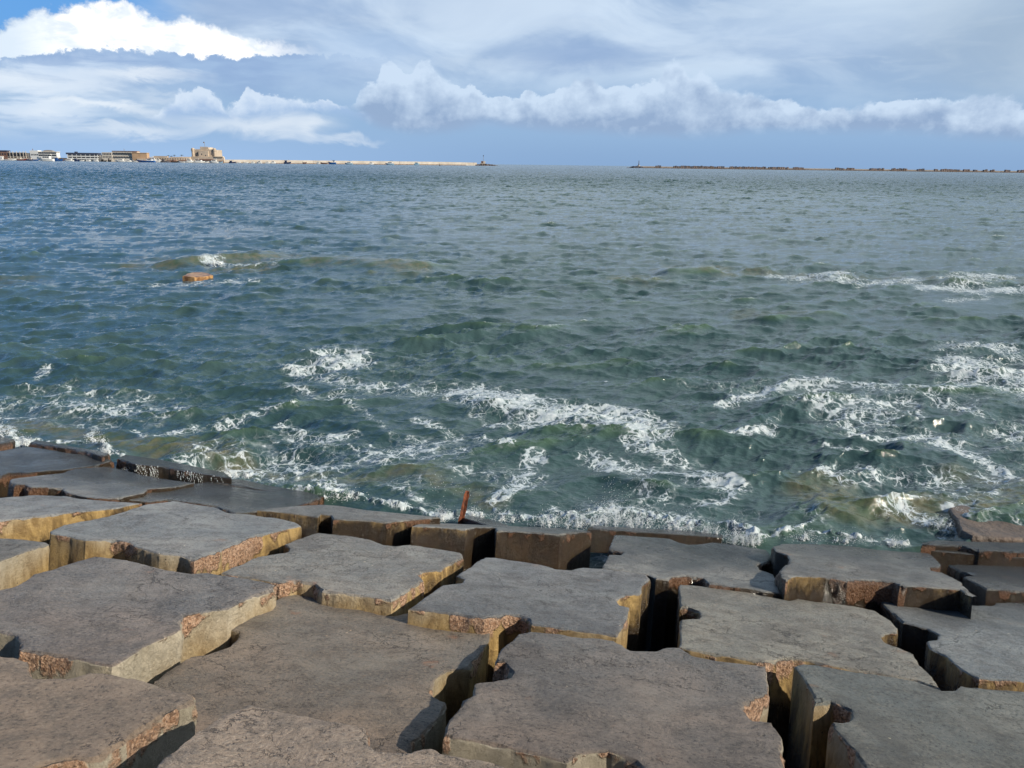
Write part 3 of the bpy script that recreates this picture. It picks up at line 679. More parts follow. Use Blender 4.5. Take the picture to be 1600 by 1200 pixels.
FOAM0 = [
 ([(705,612),(740,610),(800,628)], 30, .95), ([(760,625),(850,640),(930,650),(985,668),(1030,685)], 44, 1.0), ([(850,655),(910,672),(960,678)], 26, .8),
 ([(470,575),(505,565),(560,562)], 30, .95), ([(500,585),(560,600),(640,605),(700,608)], 20, .6), ([(905,640),(1000,650),(1015,680)], 20, .9),
 ([(835,720),(815,750),(775,790)], 16, .8), ([(925,715),(960,730),(1040,735),(1100,745),(1150,770)], 22, .8), ([(1000,700),(1060,720),(1110,735)], 18, .7),
 ([(1100,790),(1140,785),(1162,770)], 16, .8), ([(1125,635),(1165,622),(1200,613),(1215,610)], 12, 1.0), ([(1230,605),(1290,598),(1360,606),(1440,610)], 20, .9),
 ([(1440,610),(1480,640),(1540,650)], 15, .6), ([(1500,570),(1540,575),(1600,590)], 42, .85), ([(1490,540),(1560,545),(1600,560)], 20, .7), ([(1500,590),(1560,605),(1610,620)], 30, .85),
 ([(1120,683),(1160,683),(1208,678)], 9, 1.0), ([(1330,670),(1350,690),(1410,690),(1455,683),(1480,700),(1530,715),(1600,745)], 14, .95), ([(1280,735),(1330,735),(1380,745)], 20, .65),
 ([(1290,700),(1340,705),(1380,712)], 10, .7), ([(1180,680),(1250,625)], 8, .4),
 ([(1200,432),(1290,438),(1350,445),(1430,440)], 12, .7), ([(1290,428),(1325,430)], 10, 1.1), ([(1480,440),(1530,435),(1570,436)], 13, 1.1), ([(1440,450),(1520,456),(1610,456)], 11, 1.0), ([(1480,470),(1540,468)], 8, .5),
 ([(320,410),(345,412)], 8, 1.2), ([(345,412),(400,414),(450,408)], 7, .7), ([(240,445),(330,440),(400,440)], 10, .5),
 ([(55,585),(75,578)], 9, .8), ([(95,600),(112,602)], 10, .9), ([(30,600),(80,620),(150,615)], 8, .5), ([(50,640),(110,640),(180,645),(230,622)], 12, .7), ([(160,655),(240,640),(290,650)], 8, .5),
 ([(440,660),(480,685),(550,680)], 16, .7), ([(340,665),(400,650),(440,640)], 10, .5), ([(210,670),(220,682),(270,672),(300,668)], 9, .7), ([(440,600),(520,620),(560,640)], 10, .5), ([(520,615),(560,625)], 12, .7),
 ([(480,690),(560,700),(620,720)], 12, .6), ([(600,730),(640,735)], 10, .6), ([(560,640),(640,700),(700,690)], 9, .45), ([(650,655),(720,680),(790,690)], 14, .55),
 # along the wall
 ([(-20,665),(10,670),(30,690),(60,694)], 15, 1.0), ([(60,690),(120,690)], 6, .6), ([(150,690),(170,704)], 7, 1.0), ([(185,708),(215,724)], 7, .8), ([(135,680),(150,665)], 6, .7), ([(225,730),(280,735),(345,745)], 5, .8), ([(350,745),(370,738)], 7, .9),
 ([(385,750),(440,760)], 5, .6), ([(500,768),(545,780),(600,790),(680,803)], 9, .85), ([(420,735),(480,745),(530,765)], 11, .6), ([(600,765),(650,785),(700,800)], 10, .5),
 ([(690,808),(720,803),(750,808)], 10, .9), ([(760,790),(830,770),(850,745)], 9, .65), ([(775,800),(820,812),(860,812)], 10, .8), ([(870,800),(905,815),(935,815)], 13, .95), ([(920,805),(960,800),(1030,810),(1090,820)], 16, .95),
 ([(1130,815),(1160,832),(1185,848)], 14, 1.15), ([(1200,845),(1240,836),(1260,828)], 9, 1.0), ([(1270,840),(1330,846),(1370,852)], 7, .8), ([(1380,810),(1420,805),(1480,832)], 14, .75), ([(1480,795),(1500,815),(1520,840)], 8, .7),
 ([(1388,848),(1415,852)], 8, 1.3), ([(1340,790),(1420,790),(1470,780)], 12, .4),
]
FOAM = [(pl, r_*1.35, k_*.86) for pl, r_, k_ in FOAM0]
fm = strokes(FOAM)
# thin lace drifting between the patches in the breaking zone, and flecks on the crests
zone = np.clip((qy-540)/120, 0, 1)*np.clip(1.2-np.abs(qx-950)/1400, 0, 1)*infr
lace = np.clip(vnoise(x, y, .45, 31)*.8+vnoise(x, y, 1.4, 32)*.4-.56, 0, 1)*2.2*zone
fm = np.maximum(fm, lace*.74)
crest = np.clip((h1-1.9)*.6, 0, 1)*(vnoise(x, y, .8, 44) > .55)*np.clip(1-dist/130, 0, 1)
fm = np.maximum(fm, crest*.75)
SHORE = [([(-20,690),(60,695),(160,708),(215,722),(300,740),(380,745),(440,760),(505,770),(560,785),(690,808),(800,815),(900,818),(1000,818),(1130,832),(1190,848),(1300,845),(1420,852),(1500,840)], 60, 1.0)]
shore = strokes(SHORE, 2.2)
REEF = [([(200,412),(330,408),(440,404),(560,412),(660,422)], 26, .9), ([(330,420),(420,418)], 16, .8), ([(960,436),(1000,438),(1040,440)], 22, .6), ([(1040,418),(1130,425)], 22, .9), ([(1170,425),(1300,435),(1480,440),(1620,440)], 20, .6),
        ([(0,440),(60,436)], 30, .5), ([(1280,770),(1360,810),(1480,800),(1620,780)], 60, 1.0), ([(1500,740),(1640,760)], 50, .6), ([(0,668),(100,672),(200,690),(330,712),(420,735)], 42, .85), ([(480,742),(560,752),(640,740),(760,790)], 40, .6),
        ([(780,500),(880,494)], 10, .3), ([(1150,490),(1330,492)], 16, .5)]
reef = strokes(REEF)
# traced swells (crest lines)
def ridges(lst):
    out = np.zeros_like(x)
    for (a, b, amp, wd) in lst:
        A_, B_ = at(*a), at(*b); e = B_-A_; Lh = np.hypot(e[0], e[1]); e = e/Lh; nrm = np.array([-e[1], e[0]])
        u = (x-A_[0])*e[0]+(y-A_[1])*e[1]; v = (x-A_[0])*nrm[0]+(y-A_[1])*nrm[1]
        v = v+0.25*wd*np.sin(u*1.3)+wd*.3*np.sin(u*.47+1)
        env = np.clip(u/(.25*Lh), 0, 1)*np.clip((Lh-u)/(.25*Lh), 0, 1); env = env*env*(3-2*env)
        pr = np.where(v < 0, np.exp(-(v/(wd*.55))**2), np.exp(-(v/(wd*1.3))**2))
        out += amp*env*pr
    return out
rz = ridges([((230,414),(460,398),.34,1.1),((420,408),(700,424),.36,1.2),((1010,424),(1140,428),.28,.9),((1260,436),(1350,434),.22,.7),((1440,444),(1620,446),.28,.9),((1150,498),(1360,496),.22,.9),((340,468),(430,462),.16,.6),
             ((0,405),(90,395),.16,.8),((700,610),(1040,690),.12,.5),((1060,690),(1200,700),.10,.35),((1380,700),(1500,705),.06,.5),((240,722),(420,700),.14,.35),((1250,790),(1370,825),.09,.3),((40,640),(260,640),.1,.35),((480,655),(640,672),.1,.35),((930,745),(1080,770),.1,.3)])
shx = np.array([-400,0,100,180,300,380,500,560,690,800,940,1130,1200,1400,1500,1600,2000]); shy = np.array([640,692,700,715,735,748,772,785,808,822,822,835,848,862,850,845,840])
behind = np.clip((qy-np.interp(qx, shx, shy)-4)/14, 0, 1)*infr
calm = (1-0.35*np.clip(shore, 0, 1))*(1-0.8*behind)
hz = hz*calm+rz-.06*behind
froth = np.clip(fm, 0, 1)*np.clip(1.3-dist/60, 0, 1)
hz += froth*(.25+np.clip(shore,0,1))*((vnoise(x, y, 14, 60)-.5)*.03+(vnoise(x, y, 31, 61)-.5)*.02)*(1+2.0*np.clip(shore, 0, 1))
hz += shore*np.clip(fm, 0, 1)*.05
blend = np.clip((dist-5000)/20000, 0, 1); hz *= (1-blend)
V = np.stack([x-ddx*calm, y-ddy*calm, hz], 1).astype(np.float32)
ii, jj = np.meshgrid(np.arange(NR-1), np.arange(NA-1), indexing='ij')
a = (ii*NA+jj).ravel(); F = np.stack([a, a+1, a+NA+1, a+NA], 1).astype(np.int32)
me = bpy.data.meshes.new('sea'); me.vertices.add(len(V)); me.vertices.foreach_set('co', V.ravel())
me.loops.add(F.size); me.loops.foreach_set('vertex_index', F.ravel()); me.polygons.add(len(F))
me.polygons.foreach_set('loop_start', np.arange(0, F.size, 4, dtype=np.int32)); me.polygons.foreach_set('loop_total', np.full(len(F), 4, dtype=np.int32))
me.polygons.foreach_set('use_smooth', np.ones(len(F), dtype=bool)); me.update(calc_edges=True)
for nm, arr in (('foam', fm), ('reef', reef), ('shore', shore), ('far', far), ('high', np.clip(.5+h1*.16+rz*2.0, 0, 1))):
    at_ = me.attributes.new(nm, 'FLOAT', 'POINT'); at_.data.foreach_set('value', arr.astype(np.float32))
sea = bpy.data.objects.new('sea_water', me); COL.objects.link(sea); tag(sea, kind='structure')
m, t, p, out = new_mat('sea_water')
P_ = t.node('ShaderNodeNewGeometry').outputs['Position']
foam = t.attr('foam'); rf = t.attr('reef'); shr = t.attr('shore'); fa = t.attr('far'); hi = t.attr('high')
Vf = t.vmul(P_, (1, 1, 0.2))
sx_ = t.node('ShaderNodeSeparateXYZ'); t.l.new(P_, sx_.inputs[0])
n1 = t.noise(Vf, 0.35, 4, 0.6); n2 = t.noise(Vf, 3.2, 5, 0.6)
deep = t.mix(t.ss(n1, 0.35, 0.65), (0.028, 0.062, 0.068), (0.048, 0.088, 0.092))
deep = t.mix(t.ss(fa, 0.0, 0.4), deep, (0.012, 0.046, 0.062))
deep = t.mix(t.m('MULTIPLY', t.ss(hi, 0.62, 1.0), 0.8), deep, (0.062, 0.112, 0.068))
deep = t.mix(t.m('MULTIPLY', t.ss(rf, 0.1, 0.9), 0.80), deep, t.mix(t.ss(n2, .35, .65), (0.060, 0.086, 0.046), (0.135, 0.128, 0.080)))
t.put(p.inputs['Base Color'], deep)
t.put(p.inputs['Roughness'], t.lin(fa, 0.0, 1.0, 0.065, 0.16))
p.inputs['IOR'].default_value = 1.333
hb = t.m('ADD', t.m('MULTIPLY', t.noise(t.vmul(P_, (.55, 1.5, .2)), 9.0, 4, 0.6, .3), 0.023), t.m('MULTIPLY', t.noise(Vf, 34.0, 3, 0.55, .2), 0.0045))
hb = t.m('ADD', hb, t.m('MULTIPLY', t.noise(t.vmul(P_, (.7, 1.2, .2)), 1.6, 3, 0.6), t.lin(fa, 0, .1, 0.03, .25)))
bp = t.node('ShaderNodeBump'); bp.inputs['Distance'].default_value = 1.0; bp.inputs['Strength'].default_value = 0.9
t.put(bp.inputs['Height'], hb)
# far waves too small for the mesh: tilt the normal directly
fn1 = t.noise(t.vmul(P_, (.16, .035, 0)), 1.0, 4, 0.65, 0, out=1); fn2 = t.noise(t.vmul(P_, (.9, .3, 0)), 1.0, 3, 0.6, 0, out=1)
pert = t.vmul(t.vadd(t.vadd(fn1, fn2), (-1.0, -1.0, -1.0)), (.45, 1.15, 0))
sc_ = t.node('ShaderNodeVectorMath', operation='SCALE'); t.put(sc_.inputs[0], pert); t.put(sc_.inputs['Scale'], fa)
nn = t.node('ShaderNodeVectorMath', operation='NORMALIZE'); t.put(nn.inputs[0], t.vadd(bp.outputs[0], sc_.outputs[0])); t.l.new(nn.outputs[0], p.inputs['Normal'])
# foam lace
wv = t.vadd(Vf, t.vmul(t.noise(Vf, 2.2, 4, 0.65, 0, out=1), (0.55, 0.55, 0.0)))
e1_ = t.vor(wv, 2.6, 'DISTANCE_TO_EDGE'); e2_ = t.vor(wv, 7.5, 'DISTANCE_TO_EDGE'); e3_ = t.vor(wv, 20.0, 'DISTANCE_TO_EDGE')
net = t.m('MAXIMUM', t.ss(e1_, 0.13, 0.0), t.m('MAXIMUM', t.m('MULTIPLY', t.ss(e2_, 0.17, 0.0), 0.85), t.m('MULTIPLY', t.ss(e3_, 0.24, 0.0), 0.45)))
br = t.noise(Vf, 1.7, 5, 0.65, 0.4); br2 = t.noise(Vf, 12.0, 4, 0.6)
q = t.m('ADD', t.m('MULTIPLY', net, 0.75), t.m('ADD', t.m('MULTIPLY_ADD', br, 1.5, -0.85), t.m('MULTIPLY_ADD', br2, 0.45, -0.22)))
q = t.m('ADD', q, t.m('MULTIPLY', foam, 0.80))
fk = t.m('MULTIPLY', t.m('ADD', t.m('MULTIPLY', t.ss(q, 0.45, 1.0), .35), t.m('MULTIPLY', t.ss(q, 0.84, 0.95), .65)), t.ss(foam, 0.03, 0.25))
# flecks everywhere near
fl = t.m('MULTIPLY', t.ss(t.vor(t.vmul(wv, (1, 2, 1)), 9.0), 0.06, 0.03), t.ss(t.noise(Vf, .9, 3, .6), .56, .64))
fk = t.m('MAXIMUM', fk, t.m('MULTIPLY', fl, t.ss(shr, 0.0, 0.3, 0.25, 0.8)))
pf = t.node('ShaderNodeBsdfPrincipled'); pf.inputs['Roughness'].default_value = 0.7
t.put(pf.inputs['Base Color'], t.mix(t.ss(br2, .35, .65), (0.38, 0.46, 0.50), (0.62, 0.68, 0.72)))
bf = t.node('ShaderNodeBump'); bf.inputs['Distance'].default_value = 0.010; t.put(bf.inputs['Height'], q); t.l.new(bf.outputs[0], pf.inputs['Normal'])
ms = t.node('ShaderNodeMixShader'); t.put(ms.inputs[0], t.m('MULTIPLY', fk, 0.86)); t.l.new(p.outputs[0], ms.inputs[1]); t.l.new(pf.outputs[0], ms.inputs[2]); t.l.new(ms.outputs[0], out.inputs[0])
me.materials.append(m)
def sea_z(px, py):
    i = np.argmin((qx-px)**2+(qy-py)**2+np.where(infr, 0, 1e9)); return float(V[i, 2])

# ------------------------------------------------------------------ spray thrown up where the waves hit the blocks
m, t, p, out = new_mat('white_water'); p.inputs['Base Color'].default_value = (0.80, 0.85, 0.88, 1); p.inputs['Roughness'].default_value = 0.35
SPL = [ # px, py of the foot, spread px, height px, drops, jets
 (-5,690,28,42,500,5),(40,694,16,14,160,3),(165,710,10,16,220,5),(205,735,10,10,160,3),(350,742,28,10,130,3),(385,745,10,8,90,2),(535,778,28,14,260,5),(690,812,14,24,260,4),(722,812,10,10,120,2),(738,806,14,18,200,4),
 (790,812,24,14,180,3),(860,820,28,30,300,5),(905,822,24,26,320,5),(955,818,30,55,700,8),(1000,822,40,34,500,7),(1065,828,36,26,400,6),(1110,834,20,22,260,5),(1150,848,22,40,600,8),(1175,850,14,26,300,5),
 (1255,842,26,16,220,4),(1330,846,30,14,180,3),(1400,852,14,16,260,5),(1470,822,22,18,200,4),(1500,805,10,14,120,3),(1310,432,14,9,100,3),(1530,440,34,9,180,5),(335,412,12,9,120,3),(1010,665,10,12,90,2),(150,690,14,20,120,2),(1400,800,40,20,120,1),(700,770,60,30,60,0),(1000,760,60,30,80,0)]
vs = []; fs = []
OCT = np.array([(1,0,0),(-1,0,0),(0,1,0),(0,-1,0),(0,0,1),(0,0,-1)], float); OF = [(0,2,4),(2,1,4),(1,3,4),(3,0,4),(2,0,5),(1,2,5),(3,1,5),(0,3,5)]
R2 = np.random.default_rng(77)
def drop(pos, r, stretch=(1, 1, 1)):
    b = len(vs); st = np.array(stretch)
    for o_ in OCT: vs.append(tuple(pos+o_*r*st*R2.uniform(.75, 1.25)))
    for f_ in OF: fs.append(tuple(b+k for k in f_))
for (px, py, sp, hp, nd, nj) in SPL:
    base = at(px, py, 0.05); D = (base-np.array([0, 0, H]))@Fv; s = D/FPX
    for _ in range(int(nd*1.7)):
        u = R2.normal()*.55; hgt = abs(R2.normal())*.42*math.exp(-(u*u)*.6)
        pos = base+np.array([u*sp*s, R2.normal()*.35*sp*s, hgt*hp*s*1.15])
        drop(pos, s*R2.uniform(.15, .55)*(1.25-.5*min(hgt, 1)), (1, 1, R2.uniform(.8, 1.6)))
    for _ in range(nj):   # ragged tongues of white water made of overlapping clots
        u = R2.normal()*.5; lean = R2.normal()*.35; top_ = R2.uniform(.35, .95)*hp*s*math.exp(-u*u); oy = R2.normal()*.15*sp*s
        k = 14
        for q_ in range(k):
            fr = q_/k; rad = s*(2.8*(1-fr)**1.3+.6)
            for _2 in range(5):
                pos = base+np.array([u*sp*s+lean*top_*fr*fr*1.6, oy, top_*fr])+R2.normal(size=3)*rad*.55
                drop(pos, rad*R2.uniform(.16, .45), (1, 1, R2.uniform(.8, 1.5)))
fallp = [(214, 725), (255, 729), (310, 739), (352, 746)]
for _ in range(170):   # water pouring over the sunken block's face
    u = R2.uniform(0, 3); i_ = min(int(u), 2); fr = u-i_; px = fallp[i_][0]*(1-fr)+fallp[i_+1][0]*fr; py = fallp[i_][1]*(1-fr)+fallp[i_+1][1]*fr
    if math.sin(px*.21)+math.sin(px*.083+2) +R2.normal()*.8 < 0.1: continue
    b_0 = at(px, py, .2)+np.array([0, 0, -abs(R2.normal())*.05]); n_ = int(R2.integers(1, 7))
    for q_ in range(n_): drop(b_0+np.array([R2.normal()*.01, -.035-.006*q_, .01-.028*q_]), R2.uniform(.002, .005), (1, 1, 4.0))
spray = mesh_obj('sea_spray', vs, fs, m, smooth=True); tag(spray, 'white spray and droplets thrown up along the block edges', 'spray', kind='stuff')
# ------------------------------------------------------------------ the far shore, piers and boats
def far_frame(px, D):
    """ground point at distance D under photo column px, and metres per photo pixel across / up"""
    hy = 257+0.0125*(px-800)
    d0 = ray(px, hy); d1 = ray(px+1, hy); d2 = ray(px, hy-1)
    return d0[0]/d0[1]*D, d1[0]/d1[1]*D-d0[0]/d0[1]*D, (d2[2]/d2[1]-d0[2]/d0[1])*D
stone = simple('warm_stone', (0.56, 0.46, 0.36), var=.2, scale=.05); pale = simple('pale_render', (0.66, 0.60, 0.52), var=.12, scale=.05)
tanm = simple('orange_tan_wall', (0.52, 0.35, 0.22), var=.15, scale=.05); white = simple('white_paint', (0.80, 0.80, 0.78), .4, .04, .1)
brownm = simple('brown_wall', (0.22, 0.13, 0.10), var=.3, scale=.08); darkr = simple('dark_blue_roof', (0.05, 0.06, 0.10), .6, .2)
glassd = simple('dark_window', (0.03, 0.035, 0.045), .2, .2); greyc = simple('grey_concrete', (0.30, 0.28, 0.26), var=.2, scale=.05)
redd = simple('maroon_paint', (0.16, 0.035, 0.03), .5, .2); navy = simple('navy_paint', (0.02, 0.035, 0.10), .35, .2); blue = simple('blue_paint', (0.02, 0.10, 0.32), .35, .15)
skyb = simple('pale_blue_paint', (0.30, 0.48, 0.62), .4, .1); blackm = simple('black_tarred_wood', (0.025, 0.022, 0.02), .6, .3); greenm = simple('palm_green', (0.03, 0.055, 0.02), .8, .3)
rockm = simple('breakwater_rock', (0.20, 0.15, 0.12), .9, .45, .25); pierm = simple('pier_stone', (0.46, 0.42, 0.37), .9, .18, .03)
blkm = simple('far_concrete', (0.24, 0.185, 0.165), .9, .3, .15); bldk = simple('far_dark_concrete', (0.13, 0.125, 0.14), .9, .3, .15)

def building(name, px0, px1, D, label, parts, windows=(), cat='building', depth=14):
    """parts: (name, material, [(x0, x1, h0, h1, y0, y1)]) in photo pixels across and up; y in metres behind the front"""
    X0, sx, sz = far_frame((px0+px1)/2, D); root = empty(name, (X0, D, 0)); cx = (px0+px1)/2
    tag(root, label, cat)
    for nm, mt, boxes in parts:
        mb = MB()
        for (a, b, h0, h1, y0, y1) in boxes: mb.box((a-cx)*sx, (b-cx)*sx, y0, y1, h0*sz, h1*sz)
        mb.build(nm, mt, root)
    for (a, b, n, h0, h1, fill) in windows:
        wpx = (b-a)/n
        first = None
        for k in range(n):
            if first is None:
                mb = MB().box(-wpx*fill/2*sx, wpx*fill/2*sx, -.25, .35, 0, (h1-h0)*sz); first = mb.build('window', glassd, root); o = first
            else:
                o = first.copy(); COL.objects.link(o); o.parent = root
            o.location = ((a+wpx*(k+.5)-cx)*sx, 0, h0*sz)
    return root, X0, sx, sz, cx
DL = 1750
building('brick_building', -14, 13, DL, 'reddish brown building with a dark roof at the far left edge of the shore',
    [('wall', brownm, [(-14, 12, 0, 13.5, 0, 12)]), ('roof', darkr, [(-13, 12.5, 13.52, 15.6, -.5, 12.5)]), ('awning', white, [(-10, 6, 4, 6.4, -3, -.05)])], [(-12, 11, 6, 8.6, 11, .5)])
building('open_frame_building', 12, 42, DL, 'dark open sided building with pale columns next to the white one',
    [('wall', brownm, [(13, 42, 0, 12, 3, 12)]), ('floor_slab', greyc, [(12, 42, 5.2, 6.6, 0, 3), (12, 42, 11.5, 12.6, 0, 3)]),
     ('parapet', pale, [(12, 42, 1, 4, 0, 2)])] + [('column', pale, [(cx_, cx_+.9, 4, 14.5, -.4, .4)]) for cx_ in (16, 21, 26.5, 32, 37, 41)], [(13.5, 40.5, 10, 7.2, 11, .7)])
r, X0, sx, sz, cx = building('white_building', 48, 91, DL, 'cream white waterfront building with window bands and a taller left tower',
    [('wall', white, [(48, 60.5, 0, 16, 0, 14), (60.52, 89, 0, 13.5, 1, 14)]), ('cornice', pale, [(60.6, 90, 13.52, 14.6, 0, 14)]), ('side_wing', greyc, [(43, 47.9, 0, 12, 1, 12)]),
     ('balcony', white, [(61, 91, 5.2, 7.4, -2, -.05), (61, 90, 9.9, 10.9, -1.2, -.05)])],
    [(49, 60, 5, 8.2, 10.6, .5), (61, 89, 10, 10.9, 13, .68), (61, 89, 10, 7.6, 9.7, .68), (61, 89, 9, 2.0, 5.0, .6)])
mb = MB(); rg_ = []
for k in range(9):
    a = math.pi*k/8; rg_.append([((75-cx)*sx+8*sx*math.cos(a), yy, (14.62+2.4*math.sin(a))*sz) for yy in (3, 11)])
vv = [p_ for q_ in rg_ for p_ in q_]; ff = [(2*k, 2*k+1, 2*k+3, 2*k+2) for k in range(8)]+[tuple(2*k for k in range(9)), tuple(2*k+1 for k in range(8, -1, -1))]
mesh_obj('curved_roof', vv, ff, greyc, r)
mesh_obj('antenna', *(lambda q_: (q_.v, q_.f))(MB().box((51-cx)*sx, (51.6-cx)*sx, 4, 5, 16*sz, 18.6*sz)), brownm, r)
building('hotel_building', 104, 155, DL, 'long waterfront building with a dark blue roof and white decks',
    [('wall', greyc, [(106, 152, 0, 10.5, 2, 14)]), ('roof', darkr, [(104, 154, 10.6, 13.3, 0, 15), (117, 120, 13.32, 15, 2, 8)]), ('deck', white, [(105, 154, 7.0, 8.6, -.5, 1.9)]), ('lower_deck', white, [(105, 154, 3.2, 5.0, -1.0, 1.9)])] +
    [('column', white, [(x_, x_+.8, 0, 10.5, -.4, .4)]) for x_ in (106, 113, 120, 127, 134, 141, 148, 152.5)], [(107, 151, 12, 8.8, 10.3, .7), (107, 151, 12, 5.1, 6.9, .7)])
building('beige_building', 160, 207, DL, 'long beige three storey building with rows of small windows beside the orange one',
    [('wall', pale, [(160, 176, 0, 14.5, 0, 14), (176.02, 207, 0, 16, 1, 15)]), ('roof_edge', brownm, [(176, 215, 16.02, 17, .5, 15)]), ('annex', stone, [(207.1, 215, 0, 16, 3, 14)]), ('flag_pole', greyc, [(194, 194.5, 17.05, 20.5, 4, 4.6)])],
    [(161, 175, 6, 10.5, 13.3, .5), (161, 175, 6, 6, 8.5, .4), (177, 206, 12, 11.5, 14.5, .5), (177, 206, 12, 6.3, 8.6, .4)])
building('orange_building', 208, 231, DL, 'low orange tan building between the beige one and the fortress wall',
    [('wall', tanm, [(208, 231, 0, 13.5, -2.5, 10)]), ('parapet', tanm, [(207.6, 231.4, 13.52, 14.6, -3, 10)]), ('lower_wing', stone, [(216, 236, 0, 5.5, -6, -2.6)])], [(209, 230, 7, 5.8, 7.6, .45)])
building('harbour_sheds', 88, 104, DL, 'low brown sheds between the white and the dark roofed buildings', [('wall', brownm, [(92, 103, 0, 4, 0, 8)]), ('roof', greyc, [(91, 104, 4.02, 5, -1, 9)])], cat='shed')
building('domed_hut', 153, 160, DL, 'small domed grey hut between the long dark roofed and beige buildings', [('wall', greyc, [(155, 159.5, 0, 8, 0, 8)]), ('dome', pale, [(155.6, 159, 8.02, 9.4, 1, 7), (156.4, 158.2, 9.42, 10.4, 2, 6)])], cat='hut')
building('fortress_wall', 231, 297, DL, 'long low beige outer wall leading up to the fortress',
    [('wall', stone, [(231, 297, 0, 7.5, 0, 5), (240, 262, 7.52, 9.8, 1, 5), (266, 297, 7.52, 8.6, 1, 5)]), ('quay_stalls', brownm, [(243, 256, 0, 4, -4, -.1), (262, 276, 0, 3.6, -4, -.1), (280, 295, 0, 3.8, -4, -.1)])], [(233, 296, 16, 4.8, 6.2, .3)], cat='wall')
# the fortress
X0, sx, sz = far_frame(316, DL); ft = empty('fortress', (X0, DL+4, 0)); tag(ft, 'square sandstone sea fortress with corner turrets and a flag on its keep', 'fortress')
def fb(nm, mt, boxes, crenel=None):
    mb = MB()
    for (a, b, h0, h1, y0, y1) in boxes: mb.box((a-316)*sx, (b-316)*sx, y0, y1, h0*sz, h1*sz)
    if crenel:
        a, b, h, n, y0, y1 = crenel
        for k in range(n):
            q_ = a+(b-a)*k/n; mb.box((q_-316)*sx, (q_+(b-a)/n*.55-316)*sx, y0, y1, (h+.01)*sz, (h+1.0)*sz)
    return mb.build(nm, mt, ft)
fb('lower_wall', stone, [(280, 349, 0, 9, 0, 6)], (298, 348, 9, 24, 0, 1.2))
fb('keep_wall', stone, [(299, 334, 8, 20.5, 8, 50)], (300, 333, 20.5, 14, 8, 9.5))
fb('upper_keep', stone, [(310, 323, 20, 24.4, 12, 40)], (310, 323, 24.4, 7, 12, 13))
fb('gate_house', stone, [(309, 324, 9, 18.5, 4, 7.9)])
for xx in (299.2, 333):
    mb = MB(); mb.lathe((xx-316)*sx, 9, [(2.3*sx, 8*sz), (2.3*sx, 18*sz), (2.7*sx, 18.6*sz), (2.7*sx, 21.4*sz), (2.2*sx, 22.4*sz), (1.0*sx, 23.2*sz)], 16); mb.build('turret', stone, ft)
fb('bastion', stone, [(335.5, 348, 9.02, 10.4, -2, 5.9)])
fb('arcade', brownm, [(306, 333, 3.5, 6, -1.2, -.1), (341, 348.5, 0, 3.5, -1.2, -.1)])
for (xa, hh_) in ((312, 18.6), (306, 13), (328, 13), (304, 10.5), (314, 12.5), (320, 10.5)):
    mb = MB().box((xa-.55-316)*sx, (xa+.55-316)*sx, 7.6 if hh_ != 18.6 else 11.6, 12.4, hh_*sz, (hh_+1.9)*sz)
    if 309 < xa < 324 and hh_ < 18: mb = MB().box((xa-.55-316)*sx, (xa+.55-316)*sx, 3.6, 4.4, hh_*sz, (hh_+1.9)*sz)
    mb.build('window', glassd, ft)
fp = fb('flag_pole', greyc, [(315.1, 315.5, 24.4, 33, 20, 20.8)])
f_ = fb('flag', brownm, [(313.4, 315.1, 31.2, 33, 20.2, 20.5)])
for (px, h) in ((261, 10.2), (265.5, 9.4), (270.5, 11), (282, 11.2)):
    X0, s_, z_ = far_frame(px, DL); pr = empty('palm_tree', (X0, DL+9, 0))
    tag(pr, {261: 'leftmost of the far palm trees behind the fortress wall', 265.5: 'shortest far palm tree behind the fortress wall, second from left', 270.5: 'third far palm tree from the left behind the fortress wall', 282: 'far palm tree standing apart, nearest to the fortress'}[px], 'palm tree', 'palm trees behind the fortress wall')
    MB().lathe(0, 0, [(.55, 0), (.4, h*z_*.5), (.32, h*z_)], 8).build('trunk', brownm, pr)
    vv = []; ff = []
    for k in range(16):
        a = k*2*math.pi/16+.2; L_ = 3.6+(k % 3)*.6; b0 = len(vv)
        for q_ in range(5):
            f_ = q_/4; r_ = L_*f_; zz_ = h*z_+1.6*math.sin(f_*2.4)*(1 if k % 2 else .5)-1.6*f_*f_; wd = .55*(1-f_*.8)
            for sg in (-1, 1): vv.append((r_*math.cos(a)-sg*wd*math.sin(a), r_*math.sin(a)+sg*wd*math.cos(a), zz_))
        for q_ in range(4): ff.append((b0+2*q_, b0+2*q_+1, b0+2*q_+3, b0+2*q_+2))
    mesh_obj('crown', vv, ff, greenm, pr)

# left pier: long straight wall from the fortress out to the light
def strip(name, pts, mat, label=None, cat=None, thick=6.0, kind=None):
    """pts: (px, distance, top height in photo pixels)"""
    mb = MB(); rings = []
    for (px, D, h) in pts:
        X_, sx_, sz_ = far_frame(px, D); rings.append([(X_, D, -1), (X_, D, h*sz_), (X_, D+thick, h*sz_), (X_, D+thick, -1)])
    mb.rings(rings); o = mb.build(name, mat)
    return tag(o, label, cat, kind=kind)
strip('pier_wall', [(348, 1755, 5.4), (430, 1850, 5.6), (520, 1990, 5.5), (620, 2150, 5.4), (700, 2300, 5.2), (745, 2400, 4.6)], pierm, 'long pale stone pier wall running out from the fortress to the harbour light', 'pier')
pier_ = strip('pier_rocks', [(348, 1748, 1.0), (430, 1842, 1.2), (520, 1982, 1.1), (620, 2142, 1.2), (700, 2292, 1.3), (740, 2392, 1.4)], rockm, 'dark rock foot along the pale pier wall', 'rocks', thick=5)
